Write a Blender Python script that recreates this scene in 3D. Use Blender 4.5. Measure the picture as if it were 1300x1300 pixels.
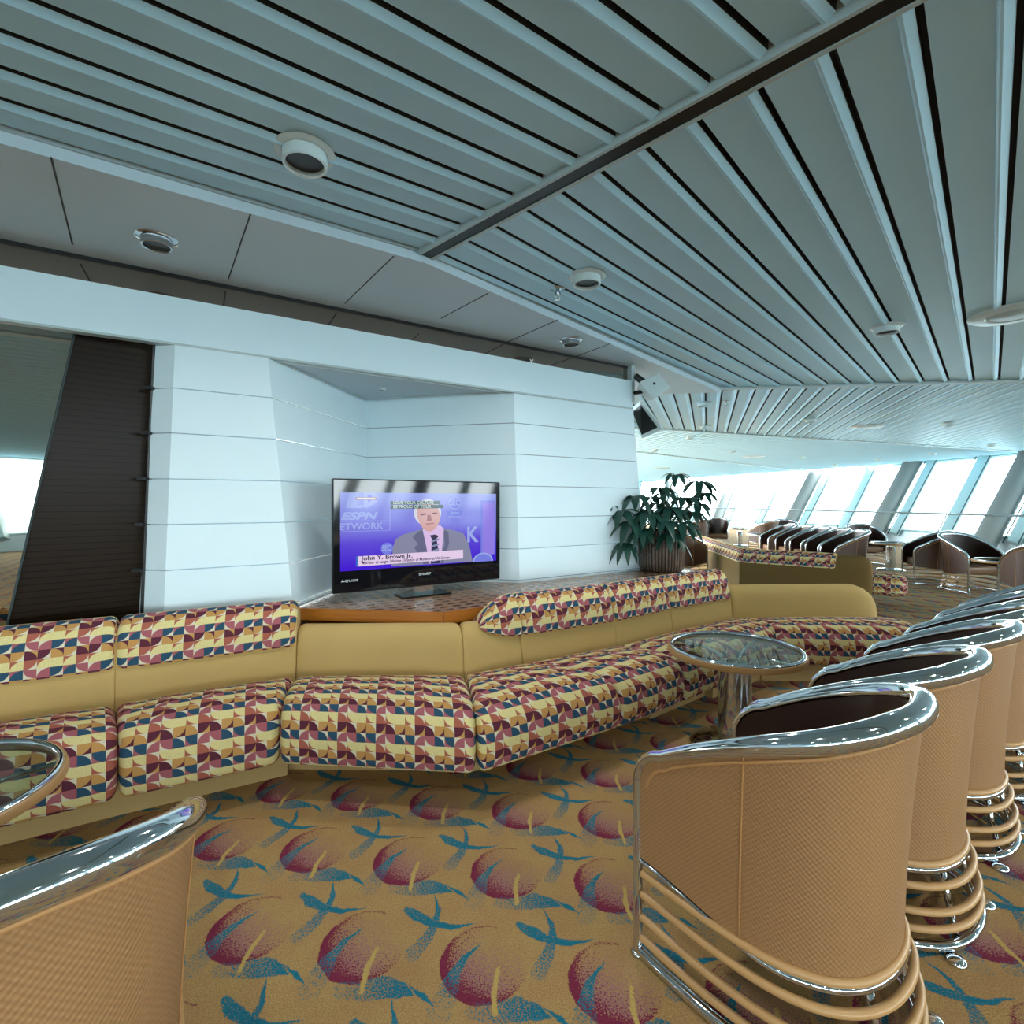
import bpy, bmesh, math, random
from mathutils import Vector, Matrix
random.seed(7)
for o in list(bpy.data.objects): bpy.data.objects.remove(o)
SC = bpy.context.scene; COL = SC.collection
# ------------------------------------------------------------------ camera, world, exposure
H = 1.3
cd = bpy.data.cameras.new('camera'); cam = bpy.data.objects.new('camera', cd); COL.objects.link(cam)
cd.sensor_width = 36; cd.lens = 18.0; cd.shift_y = -0.01; cd.clip_end = 5000; cd.clip_start = 0.02
cam.location = (0, 0, H); cam.rotation_euler = (math.pi/2, 0, 0)
SC.camera = cam
W = bpy.data.worlds.new('sky'); SC.world = W; W.use_nodes = True
bgn = W.node_tree.nodes['Background']
bgn.inputs[0].default_value = (0.88, 0.965, 1.0, 1); bgn.inputs[1].default_value = 10.8
SC.view_settings.view_transform = 'Standard'; SC.view_settings.look = 'None'
SC.view_settings.gamma = 1; SC.view_settings.use_curve_mapping = False
SC.view_settings.exposure = 0.76
def portal(loc, rot, sx, sy):
    l = bpy.data.lights.new('window_portal', 'AREA'); l.shape = 'RECTANGLE'; l.size = sx; l.size_y = sy
    o = bpy.data.objects.new('window_portal', l); COL.objects.link(o); o.location = loc; o.rotation_euler = rot
    try: l.cycles.is_portal = True
    except Exception: pass
R90 = math.pi/2
portal((13.35, 0.0, 1.5), (0, R90, 0), 2.4, 26)            # right-hand windows (faces -x)
portal((13.0, 16.5, 1.5), (0, R90, 0), 2.4, 7)
portal((3, -13.3, 1.5), (R90, 0, 0), 20, 2.4)              # windows behind
portal((8.0, 31.5, 1.5), (R90, 0, math.pi), 12, 2.4)

# ------------------------------------------------------------------ helpers
def P(px, py, z):                     # point at height z that lies on a measured sight line
    Y = 650*(H-z)/(py-637.0); return Vector(((px-650)/650*Y, Y, z))
def s2l(c):
    c /= 255.0
    return c/12.92 if c <= .04045 else ((c+.055)/1.055)**2.4
def rgb(r, g, b): return (s2l(r), s2l(g), s2l(b), 1)
def setp(o, label=None, cat=None, group=None, kind=None):
    if label: o['label'] = label
    if cat: o['category'] = cat
    if group: o['group'] = group
    if kind: o['kind'] = kind
    return o
def thing(name, loc, label, cat, group=None, rz=0):
    o = bpy.data.objects.new(name, None); COL.objects.link(o); o.location = loc; o.rotation_euler = (0, 0, rz)
    o.empty_display_size = .1
    return setp(o, label, cat, group)
def mk(name, verts, faces, mat, parent=None, smooth=False, uvs=None, off=(0, 0, 0), mats=None, fm=None, autosm=None, weld=False):
    m = bpy.data.meshes.new(name)
    ox, oy, oz = off
    m.from_pydata([(v[0]-ox, v[1]-oy, v[2]-oz) for v in verts], [], faces)
    if uvs:
        l = m.uv_layers.new(name='UVMap')
        for p in m.polygons:
            for li, vi in zip(p.loop_indices, p.vertices): l.data[li].uv = uvs[vi]
    for mm in (mats or [mat]): m.materials.append(mm)
    if fm:
        for p, k in zip(m.polygons, fm): p.material_index = k
    if smooth:
        for p in m.polygons: p.use_smooth = True
    b = bmesh.new(); b.from_mesh(m)
    if weld: bmesh.ops.remove_doubles(b, verts=b.verts, dist=1e-5)
    bmesh.ops.recalc_face_normals(b, faces=b.faces); b.to_mesh(m); b.free()
    if smooth and autosm: m.set_sharp_from_angle(angle=math.radians(autosm))
    o = bpy.data.objects.new(name, m); COL.objects.link(o)
    if parent: o.parent = parent
    return o
class MB:
    def __init__(s): s.v = []; s.f = []; s.uv = []; s.fm = []
    def add(s, v, f, uv=None, k=0):
        n = len(s.v); s.v += [tuple(a) for a in v]; s.f += [tuple(i+n for i in q) for q in f]
        s.uv += (uv or [(0, 0)]*len(v)); s.fm += [k]*len(f)
    def box(s, lo, hi, M=None, k=0):
        v = [Vector((x, y, z)) for z in (lo[2], hi[2]) for y in (lo[1], hi[1]) for x in (lo[0], hi[0])]
        if M: v = [M @ a for a in v]
        s.add(v, [(0, 2, 3, 1), (4, 5, 7, 6), (0, 1, 5, 4), (2, 6, 7, 3), (0, 4, 6, 2), (1, 3, 7, 5)], k=k)
    def tube(s, pts, r, n=12, closed=False, cap=True, flat=1.0, k=0):
        pts = [Vector(p) for p in pts]; N = len(pts)
        rs = r if isinstance(r, (list, tuple)) else [r]*N
        v = []; nrm = None
        for i in range(N):
            a = pts[(i-1) % N] if (closed or i > 0) else pts[i]
            b = pts[(i+1) % N] if (closed or i < N-1) else pts[i]
            t = (b-a).normalized()
            if nrm is None:
                up = Vector((0, 0, 1)) if abs(t.z) < .9 else Vector((1, 0, 0))
                nrm = (up - t*up.dot(t)).normalized()
            else:
                nrm = (nrm - t*nrm.dot(t)).normalized()
            bn = t.cross(nrm)
            for j in range(n):
                an = 2*math.pi*j/n
                v.append(pts[i] + nrm*math.cos(an)*rs[i]*flat + bn*math.sin(an)*rs[i])
        f = []
        for i in range(N if closed else N-1):
            for j in range(n):
                a = i*n+j; b = i*n+(j+1) % n; c = ((i+1) % N)*n+(j+1) % n; d = ((i+1) % N)*n+j
                f.append((a, b, c, d))
        if cap and not closed: f += [tuple(range(n)), tuple(range((N-1)*n, N*n))]
        s.add(v, f, k=k)
    def lathe(s, prof, c=(0, 0, 0), n=32, k=0):
        v = []; f = []
        for (r, z) in prof:
            for j in range(n):
                a = 2*math.pi*j/n; v.append((c[0]+r*math.cos(a), c[1]+r*math.sin(a), c[2]+z))
        for i in range(len(prof)-1):
            for j in range(n):
                f.append((i*n+j, i*n+(j+1) % n, (i+1)*n+(j+1) % n, (i+1)*n+j))
        f.append(tuple(range(n))); f.append(tuple(range((len(prof)-1)*n, len(prof)*n)))
        s.add(v, f, k=k)
    def prism(s, poly, z0, z1, k=0):
        n = len(poly)
        v = [(p[0], p[1], z0) for p in poly]+[(p[0], p[1], z1) for p in poly]
        s.add(v, [tuple(range(n)), tuple(range(n, 2*n))]+[(i, (i+1) % n, n+(i+1) % n, n+i) for i in range(n)], k=k)
    def build(s, name, mat, parent=None, smooth=False, off=(0, 0, 0), autosm=None, mats=None):
        return mk(name, s.v, s.f, mat, parent, smooth, s.uv, off, mats, s.fm if mats else None, autosm)
def catmull(pts, n=6, closed=False):
    out = []; N = len(pts)
    D = len(pts[0])
    for i in range(N if closed else N-1):
        g = lambda j: pts[j % N] if closed else pts[max(0, min(N-1, j))]
        p0, p1, p2, p3 = g(i-1), g(i), g(i+1), g(i+2)
        for k in range(n):
            t = k/n
            out.append(tuple(.5*((2*p1[d])+(-p0[d]+p2[d])*t+(2*p0[d]-5*p1[d]+4*p2[d]-p3[d])*t*t+(-p0[d]+3*p1[d]-3*p2[d]+p3[d])*t**3) for d in range(D)))
    if not closed: out.append(tuple(pts[-1]))
    return out
def lerp(a, b, t): return a+(b-a)*t

# ------------------------------------------------------------------ node expression helper
class E:
    nt = None
    def __init__(s, v): s.v = v
    @staticmethod
    def m(op, *a, clamp=False):
        n = E.nt.nodes.new('ShaderNodeMath'); n.operation = op; n.use_clamp = clamp
        for i, x in enumerate(a):
            if isinstance(x, E): E.nt.links.new(x.v, n.inputs[i])
            else: n.inputs[i].default_value = float(x)
        return E(n.outputs[0])
    def __add__(s, o): return E.m('ADD', s, o)
    __radd__ = __add__
    def __sub__(s, o): return E.m('SUBTRACT', s, o)
    def __rsub__(s, o): return E.m('SUBTRACT', o, s)
    def __mul__(s, o): return E.m('MULTIPLY', s, o)
    __rmul__ = __mul__
    def __truediv__(s, o): return E.m('DIVIDE', s, o)
    def floor(s): return E.m('FLOOR', s)
    def fract(s): return E.m('FRACT', s)
    def lt(s, o): return E.m('LESS_THAN', s, o)
    def gt(s, o): return E.m('GREATER_THAN', s, o)
    def sqrt(s): return E.m('SQRT', s)
    def abs(s): return E.m('ABSOLUTE', s)
    def clamp(s): return E.m('ADD', s, 0.0, clamp=True)
def emin(a, b): return E.m('MINIMUM', a, b)
def emax(a, b): return E.m('MAXIMUM', a, b)
def mixc(fac, a, b):
    n = E.nt.nodes.new('ShaderNodeMix'); n.data_type = 'RGBA'
    def put(i, x):
        if isinstance(x, E): E.nt.links.new(x.v, n.inputs[i])
        elif isinstance(x, (tuple, list)): n.inputs[i].default_value = x
        else: n.inputs[i].default_value = x
    put(0, fac); put(6, a); put(7, b)
    return E(n.outputs[2])
def newmat(name, col=(.5, .5, .5, 1), rough=.5, metal=0, spec=.5, **kw):
    m = bpy.data.materials.new(name); m.use_nodes = True
    b = m.node_tree.nodes['Principled BSDF']
    b.inputs['Base Color'].default_value = col; b.inputs['Roughness'].default_value = rough
    b.inputs['Metallic'].default_value = metal; b.inputs['Specular IOR Level'].default_value = spec
    for k, v in kw.items(): b.inputs[k.replace('_', ' ')].default_value = v
    return m
def coords(kind='Object'):
    n = E.nt.nodes.new('ShaderNodeTexCoord'); return n.outputs[kind]
def sep(sock):
    n = E.nt.nodes.new('ShaderNodeSeparateXYZ'); E.nt.links.new(sock, n.inputs[0]); return [E(o) for o in n.outputs]
def noise(sock, scale, detail=2, rough=.5):
    n = E.nt.nodes.new('ShaderNodeTexNoise'); n.inputs['Scale'].default_value = scale
    n.inputs['Detail'].default_value = detail; n.inputs['Roughness'].default_value = rough
    E.nt.links.new(sock, n.inputs['Vector']); return E(n.outputs['Fac'])
def worldpos():
    n = E.nt.nodes.new('ShaderNodeNewGeometry'); return n.outputs['Position']
def bumpit(m, h, strength, dist=.002):
    n = m.node_tree.nodes.new('ShaderNodeBump'); n.inputs['Strength'].default_value = strength
    n.inputs['Distance'].default_value = dist
    m.node_tree.links.new(h.v, n.inputs['Height'])
    m.node_tree.links.new(n.outputs[0], m.node_tree.nodes['Principled BSDF'].inputs['Normal'])
def setcol(m, e): m.node_tree.links.new(e.v, m.node_tree.nodes['Principled BSDF'].inputs['Base Color'])
def uneven(m, c1, c2, scale, detail=3):
    E.nt = m.node_tree; f = noise(coords(), scale, detail); setcol(m, mixc(f, c1, c2)); return m

# ------------------------------------------------------------------ materials
M = {}
M['chrome'] = newmat('chrome', rgb(215, 222, 228), .07, 1)
M['chrome_soft'] = newmat('chrome_soft', rgb(190, 196, 200), .22, 1)
M['ceiling'] = uneven(newmat('ceiling_paint', rough=.42, spec=.4), rgb(176, 220, 240), rgb(186, 226, 244), 3)
M['ceil_gap'] = newmat('ceiling_gap', rgb(48, 50, 50), .7)
M['soffit'] = uneven(newmat('soffit_paint', rough=.5, spec=.3), rgb(190, 206, 214), rgb(198, 212, 220), 2)
M['trimpaint'] = newmat('trim_paint', rgb(176, 192, 194), .4)
M['wall'] = uneven(newmat('wall_paint', rough=.45), rgb(212, 230, 238), rgb(218, 236, 242), 4)
M['groove'] = newmat('wall_groove', rgb(120, 138, 146), .7)
M['bronze'] = newmat('bronze_mirror', (.34, .29, .25, 1), .03, 1)
M['smoked'] = newmat('smoked_mirror', (.60, .55, .48, 1), .02, 1)
M['darkglass'] = newmat('dark_glass', (.006, .005, .004, 1), .06, 0, .5)
M['black'] = newmat('black_trim', (.008, .008, .009, 1), .35)
M['stripdark'] = newmat('dark_track', (.012, .011, .010, 1), .3, 0, .3)
M['white_plastic'] = newmat('white_plastic', rgb(205, 218, 218), .35)
M['steel'] = newmat('window_frame_paint', rgb(158, 188, 192), .5)
M['column'] = newmat('column_paint', rgb(118, 124, 122), .6)
M['gasket'] = newmat('dark_gasket', rgb(40, 56, 58), .6)
M['rubber'] = newmat('rubber', (.02, .02, .02, 1), .6)
M['tan_rail'] = newmat('tan_wrapped_rail', rgb(182, 142, 92), .35)
M['plinth'] = newmat('plinth_carpet', rgb(165, 136, 88), .95)
M['piping'] = newmat('tan_piping', rgb(176, 130, 80), .5)
M['wood'] = newmat('honey_wood', rough=.3)
E.nt = M['wood'].node_tree
_p = coords(); _mp = E.nt.nodes.new('ShaderNodeMapping'); _mp.inputs['Scale'].default_value = (1.5, 1.5, 30)
E.nt.links.new(_p, _mp.inputs[0]); setcol(M['wood'], mixc(noise(_mp.outputs[0], 3, 4), rgb(140, 76, 20), rgb(192, 122, 44)))

def carpet_mat():
    m = newmat('patterned_carpet', rough=.97, spec=.1); E.nt = m.node_tree
    pos = worldpos(); X, Y, Z = sep(pos)
    L = .3612
    ax, ay = .9865, -.1637
    ox, oy = -.078, 1.444
    gx, gy = X-ox, Y-oy
    # small wobble for the brushy look
    wob = noise(pos, 28, 2)-.5
    p = (gx*ax+gy*ay)/L + wob*.035
    q = (gx*(-ay)+gy*ax)/L + (noise(pos, 22, 1)-.5)*.035
    speck = noise(pos, 210, 1, .8)
    speck2 = noise(pos, 120, 1, .7)
    rnd = ((speck-.5)*3.2+.5).clamp()
    def wrap(cx, cy): return (p-cx+.5).fract()-.5, (q-cy+.5).fract()-.5
    def seg(u, v, x0, y0, x1, y1, w0, w1):     # signed value: >0 inside tapered stroke, plus t
        dx, dy = x1-x0, y1-y0; l2 = dx*dx+dy*dy
        t = (((u-x0)*dx+(v-y0)*dy)*(1/l2)).clamp()
        ex = u-x0-t*dx; ey = v-y0-t*dy
        d = (ex*ex+ey*ey).sqrt()
        return (t*(w1-w0)+w0)-d, t
    base = mixc(noise(pos, 3.2, 3), rgb(174, 138, 92), rgb(186, 152, 98))
    fine = noise(pos, 420, 1)
    base = mixc((noise(pos, 9, 2)*1.6-.55).clamp(), base, rgb(188, 164, 102))
    base = mixc(rnd*.5, base, rgb(138, 104, 72))
    teal = mixc(speck2, rgb(14, 92, 118), rgb(44, 124, 142)); burg = mixc(speck2, rgb(100, 30, 54), rgb(130, 54, 76))
    c = base
    c = mixc(((fine-.5)*3+.3).clamp()*.5, c, rgb(112, 84, 60))
    # circle
    u, v = wrap(0, 0)
    r = (u*u+v*v).sqrt()
    rr = .355
    inside = ((rr-r)*40).clamp()
    edge = (1-((rr-r)*(1/.30)).clamp())                      # 1 at rim, 0 toward centre
    dirw = (.55-(u*.75+v*.95)*1.6).clamp()                # dense at the lower left
    ring = (1-((rr-r)*(1/.10)).clamp())
    dens = inside*(emin(edge*.7+dirw*.22, 1.0)*dirw*dirw+ring*ring*(dirw-.12)*1.25)
    lav = inside*((.5-(u*.5+v*1.0)*1.6).clamp())*.8
    c = mixc((lav-rnd*.8).gt(.05), c, mixc(speck2, rgb(140, 96, 104), rgb(158, 116, 112)))
    dens = emax(dens, inside*((r-(rr-.03))*60).clamp()*((.16-(u*1.0+v*.35)).gt(0))*.9)
    c = mixc((dens-rnd*.85+.12).gt(0.18)*(dens.gt(.03)), c, burg)
    def stroke(c, cx, cy, pts, col, dens0=1.0, dens1=1.0):
        u, v = wrap(cx, cy)
        best = None; n = len(pts)-1
        for i in range(n):
            x0, y0, w0 = pts[i]; x1, y1, w1 = pts[i+1]
            s, t = seg(u, v, x0-cx, y0-cy, x1-cx, y1-cy, w0, w1)
            dd = t*((dens1-dens0)/n)+(dens0+(dens1-dens0)*i/n)
            s = (s*70).clamp()*dd
            best = s if best is None else emax(best, s)
        return mixc((best-rnd*.95).gt(0.02), c, col)
    for cx, cy, pts, d0, d1, cn in STROKES:
        c = stroke(c, cx, cy, pts, {'t': teal, 'c': base, 'y': mixc(speck2, rgb(176, 150, 84), rgb(190, 166, 96))}[cn], d0, d1)
    setcol(m, c); bumpit(m, speck+speck2, .5, .004)
    return m
def lat(cx, cy):     # reading from an enlarged view of the carpet -> lattice coordinates
    w = P(400+cx/4.333, 1080+cy/4.333, 0); L = .3612; gx, gy = w.x+.078, w.y-1.444
    return ((gx*.9865+gy*-.1637)/L, (gx*.1637+gy*.9865)/L)
def S(pts): return [lat(a, b)+(w,) for a, b, w in pts]
STROKES = []
def addstroke(pts, d0, d1, cn='t'):
    pp = S(pts); cx = sum(p[0] for p in pp)/len(pp); cy = sum(p[1] for p in pp)/len(pp)
    STROKES.append((cx, cy, pp, d0, d1, cn))
addstroke([(915, 508, .006), (820, 590, .030), (765, 680, .055), (735, 760, .085), (690, 880, .10)], 1.1, .15)      # through circle
addstroke([(870, 890, .07), (1000, 890, .085), (1110, 872, .10), (1215, 888, .065), (1290, 915, .015)], .25, 1.0)    # foot leaf
addstroke([(520, 745, .008), (590, 800, .03), (655, 862, .006)], 1.1, 1.1)                                          # its tip
addstroke([(655, 235, .006), (680, 330, .03), (660, 400, .042), (615, 480, .06), (540, 570, .07)], 1.1, .35)       # cross, long
addstroke([(505, 320, .035), (560, 360, .06), (655, 405, .042), (750, 418, .032), (890, 398, .006)], .8, 1.1)         # cross, bar
addstroke([(1010, 640, .02), (985, 760, .028), (990, 900, .022)], .9, 1.0, 'y')                                       # pale stem
M['carpet'] = carpet_mat()

def fabric_mat():
    m = newmat('patterned_upholstery', rough=.9, spec=.15); E.nt = m.node_tree
    uv = coords('UV'); U, V, _ = sep(uv)
    cs = .038
    u = U/.0425; v = V/cs
    cu = u.floor(); fu = u-cu; cv = v.floor(); fv = v-cv       # fv: 0 bottom .. 1 top
    ci = E.m('FLOORED_MODULO', cu, 4.0); ri = E.m('FLOORED_MODULO', cv, 3.0)   # ri 0=C,1=B,2=A (top)
    cream, gold, rust, burg, pink, teal, white = rgb(226, 214, 150), rgb(196, 148, 84), rgb(172, 96, 78), rgb(86, 28, 54), rgb(168, 94, 104), rgb(16, 76, 104), rgb(222, 216, 190)
    def q(cx, cy):
        a = fu-cx; b = fv-cy; return (a*a+b*b).lt(1.0)
    BL, TL, TR, BR = q(0, 0), q(0, 1), q(1, 1), q(1, 0)
    def cell(mask, fg, bg): return mixc(mask, bg, fg)
    one = E.m('ADD', 0, 1.0)
    A = [cell(BL, rust, white), cell(TR, cream, rust), cell(one, cream, cream), cell(TR, cream, rust)]
    B = [cell(TL, burg, gold), cell(BL, burg, white), cell(TL, gold, burg), cell(BL, gold, white)]
    C = [cell(BR, pink, white), cell(TR, pink, white), cell(BL, teal, white), cell(TR, teal, pink)]
    def row(R):
        c = mixc(ci.gt(.5), R[0], R[1]); c = mixc(ci.gt(1.5), c, R[2]); return mixc(ci.gt(2.5), c, R[3])
    c = mixc(ri.gt(.5), row(C), row(B)); c = mixc(ri.gt(1.5), c, row(A))
    w = noise(coords(), 420, 1)
    c = mixc((w-.3).clamp()*.75, c, rgb(108, 88, 76))
    setcol(m, c); bumpit(m, w, .35, .002); return m
M['fabric'] = fabric_mat()
def weave_mat(name, c1, c2, cs, rough, strength, spec=.3, mixf=.55):
    m = newmat(name, rough=rough, spec=spec); E.nt = m.node_tree
    U, V, _ = sep(coords('UV')); k = 2*math.pi/cs
    s = E.m('SINE', U*k)*E.m('SINE', V*k); s2 = s*.5+.5
    n = noise(coords(), 6, 3)
    c = mixc(s2*mixf, c1, c2); c = mixc(n*.25, c, c2)
    setcol(m, c); bumpit(m, s2, strength, .0015); return m
M['yellow'] = weave_mat('mustard_weave', rgb(200, 172, 112), rgb(172, 142, 84), .009, .85, .4, .2)
M['tanvinyl'] = weave_mat('tan_woven_vinyl', rgb(166, 126, 84), rgb(116, 82, 52), .013, .42, .8, .4)
M['brown'] = newmat('dark_brown_vinyl', rgb(44, 24, 18), .38, 0, .4)
M['shaded_brownshell'] = weave_mat('shaded_brown_vinyl', rgb(92, 64, 48), rgb(66, 44, 32), .014, .35, .5, .5)  # far chairs: their backlit shade is put into this darker brown
M['seatbrown'] = newmat('seat_vinyl', rgb(120, 84, 56), .4)
M['shaded_oliveback'] = newmat('shaded_olive_fabric', rgb(112, 90, 52), .9, 0, .2)  # turned-away sofa backs: olive with their shade put into the colour
M['darkpanel'] = newmat('dark_brown_panel', rough=.28, spec=.12); E.nt = M['darkpanel'].node_tree; _x, _y, _z = sep(worldpos()); setcol(M['darkpanel'], mixc((_z/.032).fract().lt(.14), rgb(36, 26, 18), rgb(14, 10, 7)))
# counter top with inlaid tiles
m = newmat('mosaic_top', rough=.22, spec=.5); E.nt = m.node_tree
X, Y, _ = sep(worldpos()); a_ = X*.836+Y*.549; b_ = Y*.836-X*.549
fa = (a_/.085).fract(); fb = (b_/.075).fract()
tile = fa.gt(.22)*fa.lt(.82)*fb.gt(.28)*fb.lt(.72)
nz = noise(worldpos(), 11, 2)
setcol(m, mixc(tile, rgb(158, 130, 108), mixc(nz.gt(.52), rgb(92, 56, 30), rgb(140, 92, 44)))); M['mosaic'] = m

# ------------------------------------------------------------------ structure: floor, window wall, ceiling
RIM = [(13.4, -13, 'c')]
y = -13+1.75; k = 0
while y < 11: RIM.append((13.4-max(0, y-2)*.035, y, 'mc'[k % 2])); y += 1.75; k += 1
RIM = RIM[:-1] if RIM[-1][1] > 10.2 else RIM
RIM += [(13.12, 10.75, 'm'), (13.05, 12.5, 'c'), (13.0, 14.0, 'm'), (12.85, 16.0, 'c'), (12.75, 18.0, 'm'), (12.4, 20.3, 'c'), (12.1, 22.8, 'm'),
        (11.4, 25.6, 'c'), (10.5, 27.7, 'm'), (9.3, 29.6, 'c'), (7.7, 31, 'm'), (5.8, 32, 'c'), (3.4, 32.6, 'm'), (1, 33, 'c')]
REAR = [(13.4-2.04*i, -13, 'cm'[i % 2]) for i in range(11)]
ZT, ZS = 2.56, .42
floor_poly = [(-7, -13), (13.4, -13)]+[(a, b) for a, b, _ in RIM[1:]]+[(1, 33), (.4, 12), (-7, -1)]
fb = MB(); fb.prism([(-7, -13), (13.5, -13), (13.5, 13), (12.6, 20), (9.3, 30), (1, 33.2), (-7, 33.2)], -.05, 0)
setp(fb.build('floor', M['carpet']), kind='structure')

def wallbay(a, b, idx, lean=.55):
    A = Vector((a[0], a[1], 0)); B = Vector((b[0], b[1], 0)); d = (B-A).normalized(); n = Vector((-d.y, d.x, 0))   # inward
    lo = lambda v, z: v+n*((ZT-z)*lean)+Vector((0, 0, z))
    g = MB(); g.add([lo(A, ZS), lo(B, ZS), lo(B, ZT), lo(A, ZT)], [(0, 1, 2, 3)])
    w = setp(g.build('window_%d' % idx, M['glass']), kind='structure')
    f = MB()
    for z, h in ((ZS+.03, .06), (.86, .022), (ZT-.04, .07)):
        f.tube([lo(A, z)+n*.02, lo(B, z)+n*.02], h/2*1.2, 4)
    f.build('window_frame', M['steel'], w)
    return n, lo
M['glass'] = bpy.data.materials.new('window_glass'); M['glass'].use_nodes = True
nt = M['glass'].node_tree; nt.nodes.clear()
o_ = nt.nodes.new('ShaderNodeOutputMaterial'); mx = nt.nodes.new('ShaderNodeMixShader'); tr = nt.nodes.new('ShaderNodeBsdfTransparent'); gl = nt.nodes.new('ShaderNodeBsdfGlossy')
gl.inputs['Roughness'].default_value = .02; mx.inputs[0].default_value = .06; tr.inputs[0].default_value = (.93, .98, .98, 1)
nt.links.new(tr.outputs[0], mx.inputs[1]); nt.links.new(gl.outputs[0], mx.inputs[2]); nt.links.new(mx.outputs[0], o_.inputs[0])
wi = 0; ti = 0; rail_pts = []
for ring in (RIM, list(reversed(REAR))):
    for i in range(len(ring)-1):
        wi += 1
        n, lo = wallbay(ring[i], ring[i+1], wi)
        A = Vector((ring[i][0], ring[i][1], 0)); d = (Vector((ring[i+1][0], ring[i+1][1], 0))-A).normalized()
        ti += 1; q = MB()
        if ring[i][2] == 'c':
            c0 = A+n*.32-d*.0
            q.tube([c0+n*((ZT-z)*.55)+Vector((0, 0, z)) for z in (ZT+.02, 0.0)], .24, 20)
            o = q.build('trim_%d' % ti, M['column'], smooth=True, autosm=40); setp(o, kind='structure')
            q = MB(); ti += 1
            q.tube([A+d*(-.42)+n*((ZT-z)*.55+.05)+Vector((0, 0, z)) for z in (ZT, ZS-.1)], .17, 4)
            setp(q.build('trim_%d' % ti, M['steel']), kind='structure')
        else:
            q.tube([A+n*((ZT-z)*.55+.05)+Vector((0, 0, z)) for z in (ZT, ZS-.1)], .19, 4)
            setp(q.build('trim_%d' % ti, M['steel']), kind='structure')
        if ring is RIM:
            for sg in ((-.19, .19) if ring[i][2] == 'm' else (-.60, -.24)):
                q = MB(); ti += 1; q.tube([A+d*sg+n*((ZT-z)*.55+.12)+Vector((0, 0, z)) for z in (ZT, ZS-.1)], .018, 4)
                setp(q.build('trim_%d' % ti, M['gasket']), kind='structure')
        if ring is RIM: rail_pts.append(A+n*((ZT-.98)*.55+.62)+Vector((0, 0, .98)))
# knee wall under the windows
for nm, ring in (('wall_right', RIM), ('wall_back', list(reversed(REAR)))):
    q = MB()
    for i in range(len(ring)-1):
        A = Vector((ring[i][0], ring[i][1], 0)); B = Vector((ring[i+1][0], ring[i+1][1], 0)); d = (B-A).normalized(); n = Vector((-d.y, d.x, 0))
        k1 = (ZT-ZS)*.55
        q.add([A+n*k1, B+n*k1, B+n*k1+Vector((0, 0, ZS)), A+n*k1+Vector((0, 0, ZS)), A+n*(k1-.1), B+n*(k1-.1), B+n*(k1-.1)+Vector((0, 0, ZS)), A+n*(k1-.1)+Vector((0, 0, ZS))],
              [(0, 1, 2, 3), (4, 5, 6, 7), (3, 2, 6, 7)])
    setp(q.build(nm, M['wall']), kind='structure')
rl = MB(); rl.tube(rail_pts, .028, 8); setp(rl.build('trim_0', newmat('rail_paint', rgb(105, 120, 122), .35), smooth=True), kind='structure')
q = MB(); q.box((-7.1, -13, 0), (-7, 3, 2.6)); setp(q.build('wall_left_rear', M['wall']), kind='structure')
q = MB(); q.prism([(1.0, 33.4), (1.0, 33.3), (-7.0, 33.3), (-7, 33.4)], 0, 2.6); setp(q.build('wall_far', M['wall']), kind='structure')
# sea far below the ship
q = MB(); q.add([(-3000, -3000, -30), (3000, -3000, -30), (3000, 3000, -30), (-3000, 3000, -30)], [(0, 1, 2, 3)])
setp(q.build('ground_sea', newmat('sea_water', rgb(138, 160, 168), .6)), kind='structure')

def plank_section(poly, ang, pitch, phase, z=ZT, mat='ceiling', nm='ceiling'):
    d = Vector((math.cos(ang), math.sin(ang), 0)); n = Vector((-d.y, d.x, 0))
    ps = [Vector((a, b, 0)) for a, b in poly]
    s0 = min(p.dot(n) for p in ps); s1 = max(p.dot(n) for p in ps); t0 = min(p.dot(d) for p in ps)-.1; t1 = max(p.dot(d) for p in ps)+.1
    bm = bmesh.new()
    prof = [(0, 0), (.002, .035), (.017, .035), (.019, 0), (.022, -.001), (.042, -.014), (.049, -.014), (.053, -.010), (.056, 0)]   # groove cross-section
    def strip(sa, za, sb, zb, k):
        v = [bm.verts.new(d*t+n*s+Vector((0, 0, z+zz))) for t, s, zz in ((t0, sa, za), (t1, sa, za), (t1, sb, zb), (t0, sb, zb))]
        f = bm.faces.new(v); f.material_index = k
    i0 = math.floor((s0-phase)/pitch)-1; i1 = math.ceil((s1-phase)/pitch)+1
    for i in range(i0, i1):
        s = phase+i*pitch-.02
        for a, b in zip(prof[:-1], prof[1:]): strip(s+a[0], a[1], s+b[0], b[1], 1 if b[1] == .035 or a[1] == .035 else 0)
        strip(s+.056, 0, s+pitch, 0, 0)
    c = sum(ps, Vector((0, 0, 0)))/len(ps)
    for i in range(len(ps)):
        a, b = ps[i], ps[(i+1) % len(ps)]; e = (b-a).normalized(); nn = Vector((e.y, -e.x, 0))
        if (c-a).dot(nn) > 0: nn = -nn
        bmesh.ops.bisect_plane(bm, geom=bm.verts[:]+bm.edges[:]+bm.faces[:], plane_co=a, plane_no=nn, clear_outer=True)
    for co, no in (((13.45, 0, 0), (1, 0, 0)), ((13.0, 16.3, 0), (.93, .3, 0)), ((11.6, 25.8, 0), (.8, .5, 0))):
        bmesh.ops.bisect_plane(bm, geom=bm.verts[:]+bm.edges[:]+bm.faces[:], plane_co=co, plane_no=Vector(no).normalized(), clear_outer=True)
    for f in bm.faces:
        if f.normal.z > 0: f.normal_flip()
    m = bpy.data.meshes.new(nm); bm.to_mesh(m); bm.free()
    m.materials.append(M[mat]); m.materials.append(M['ceil_gap'])
    o = bpy.data.objects.new(nm, m); COL.objects.link(o); return setp(o, kind='structure')
S0 = P(540, 320, ZT)
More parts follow.
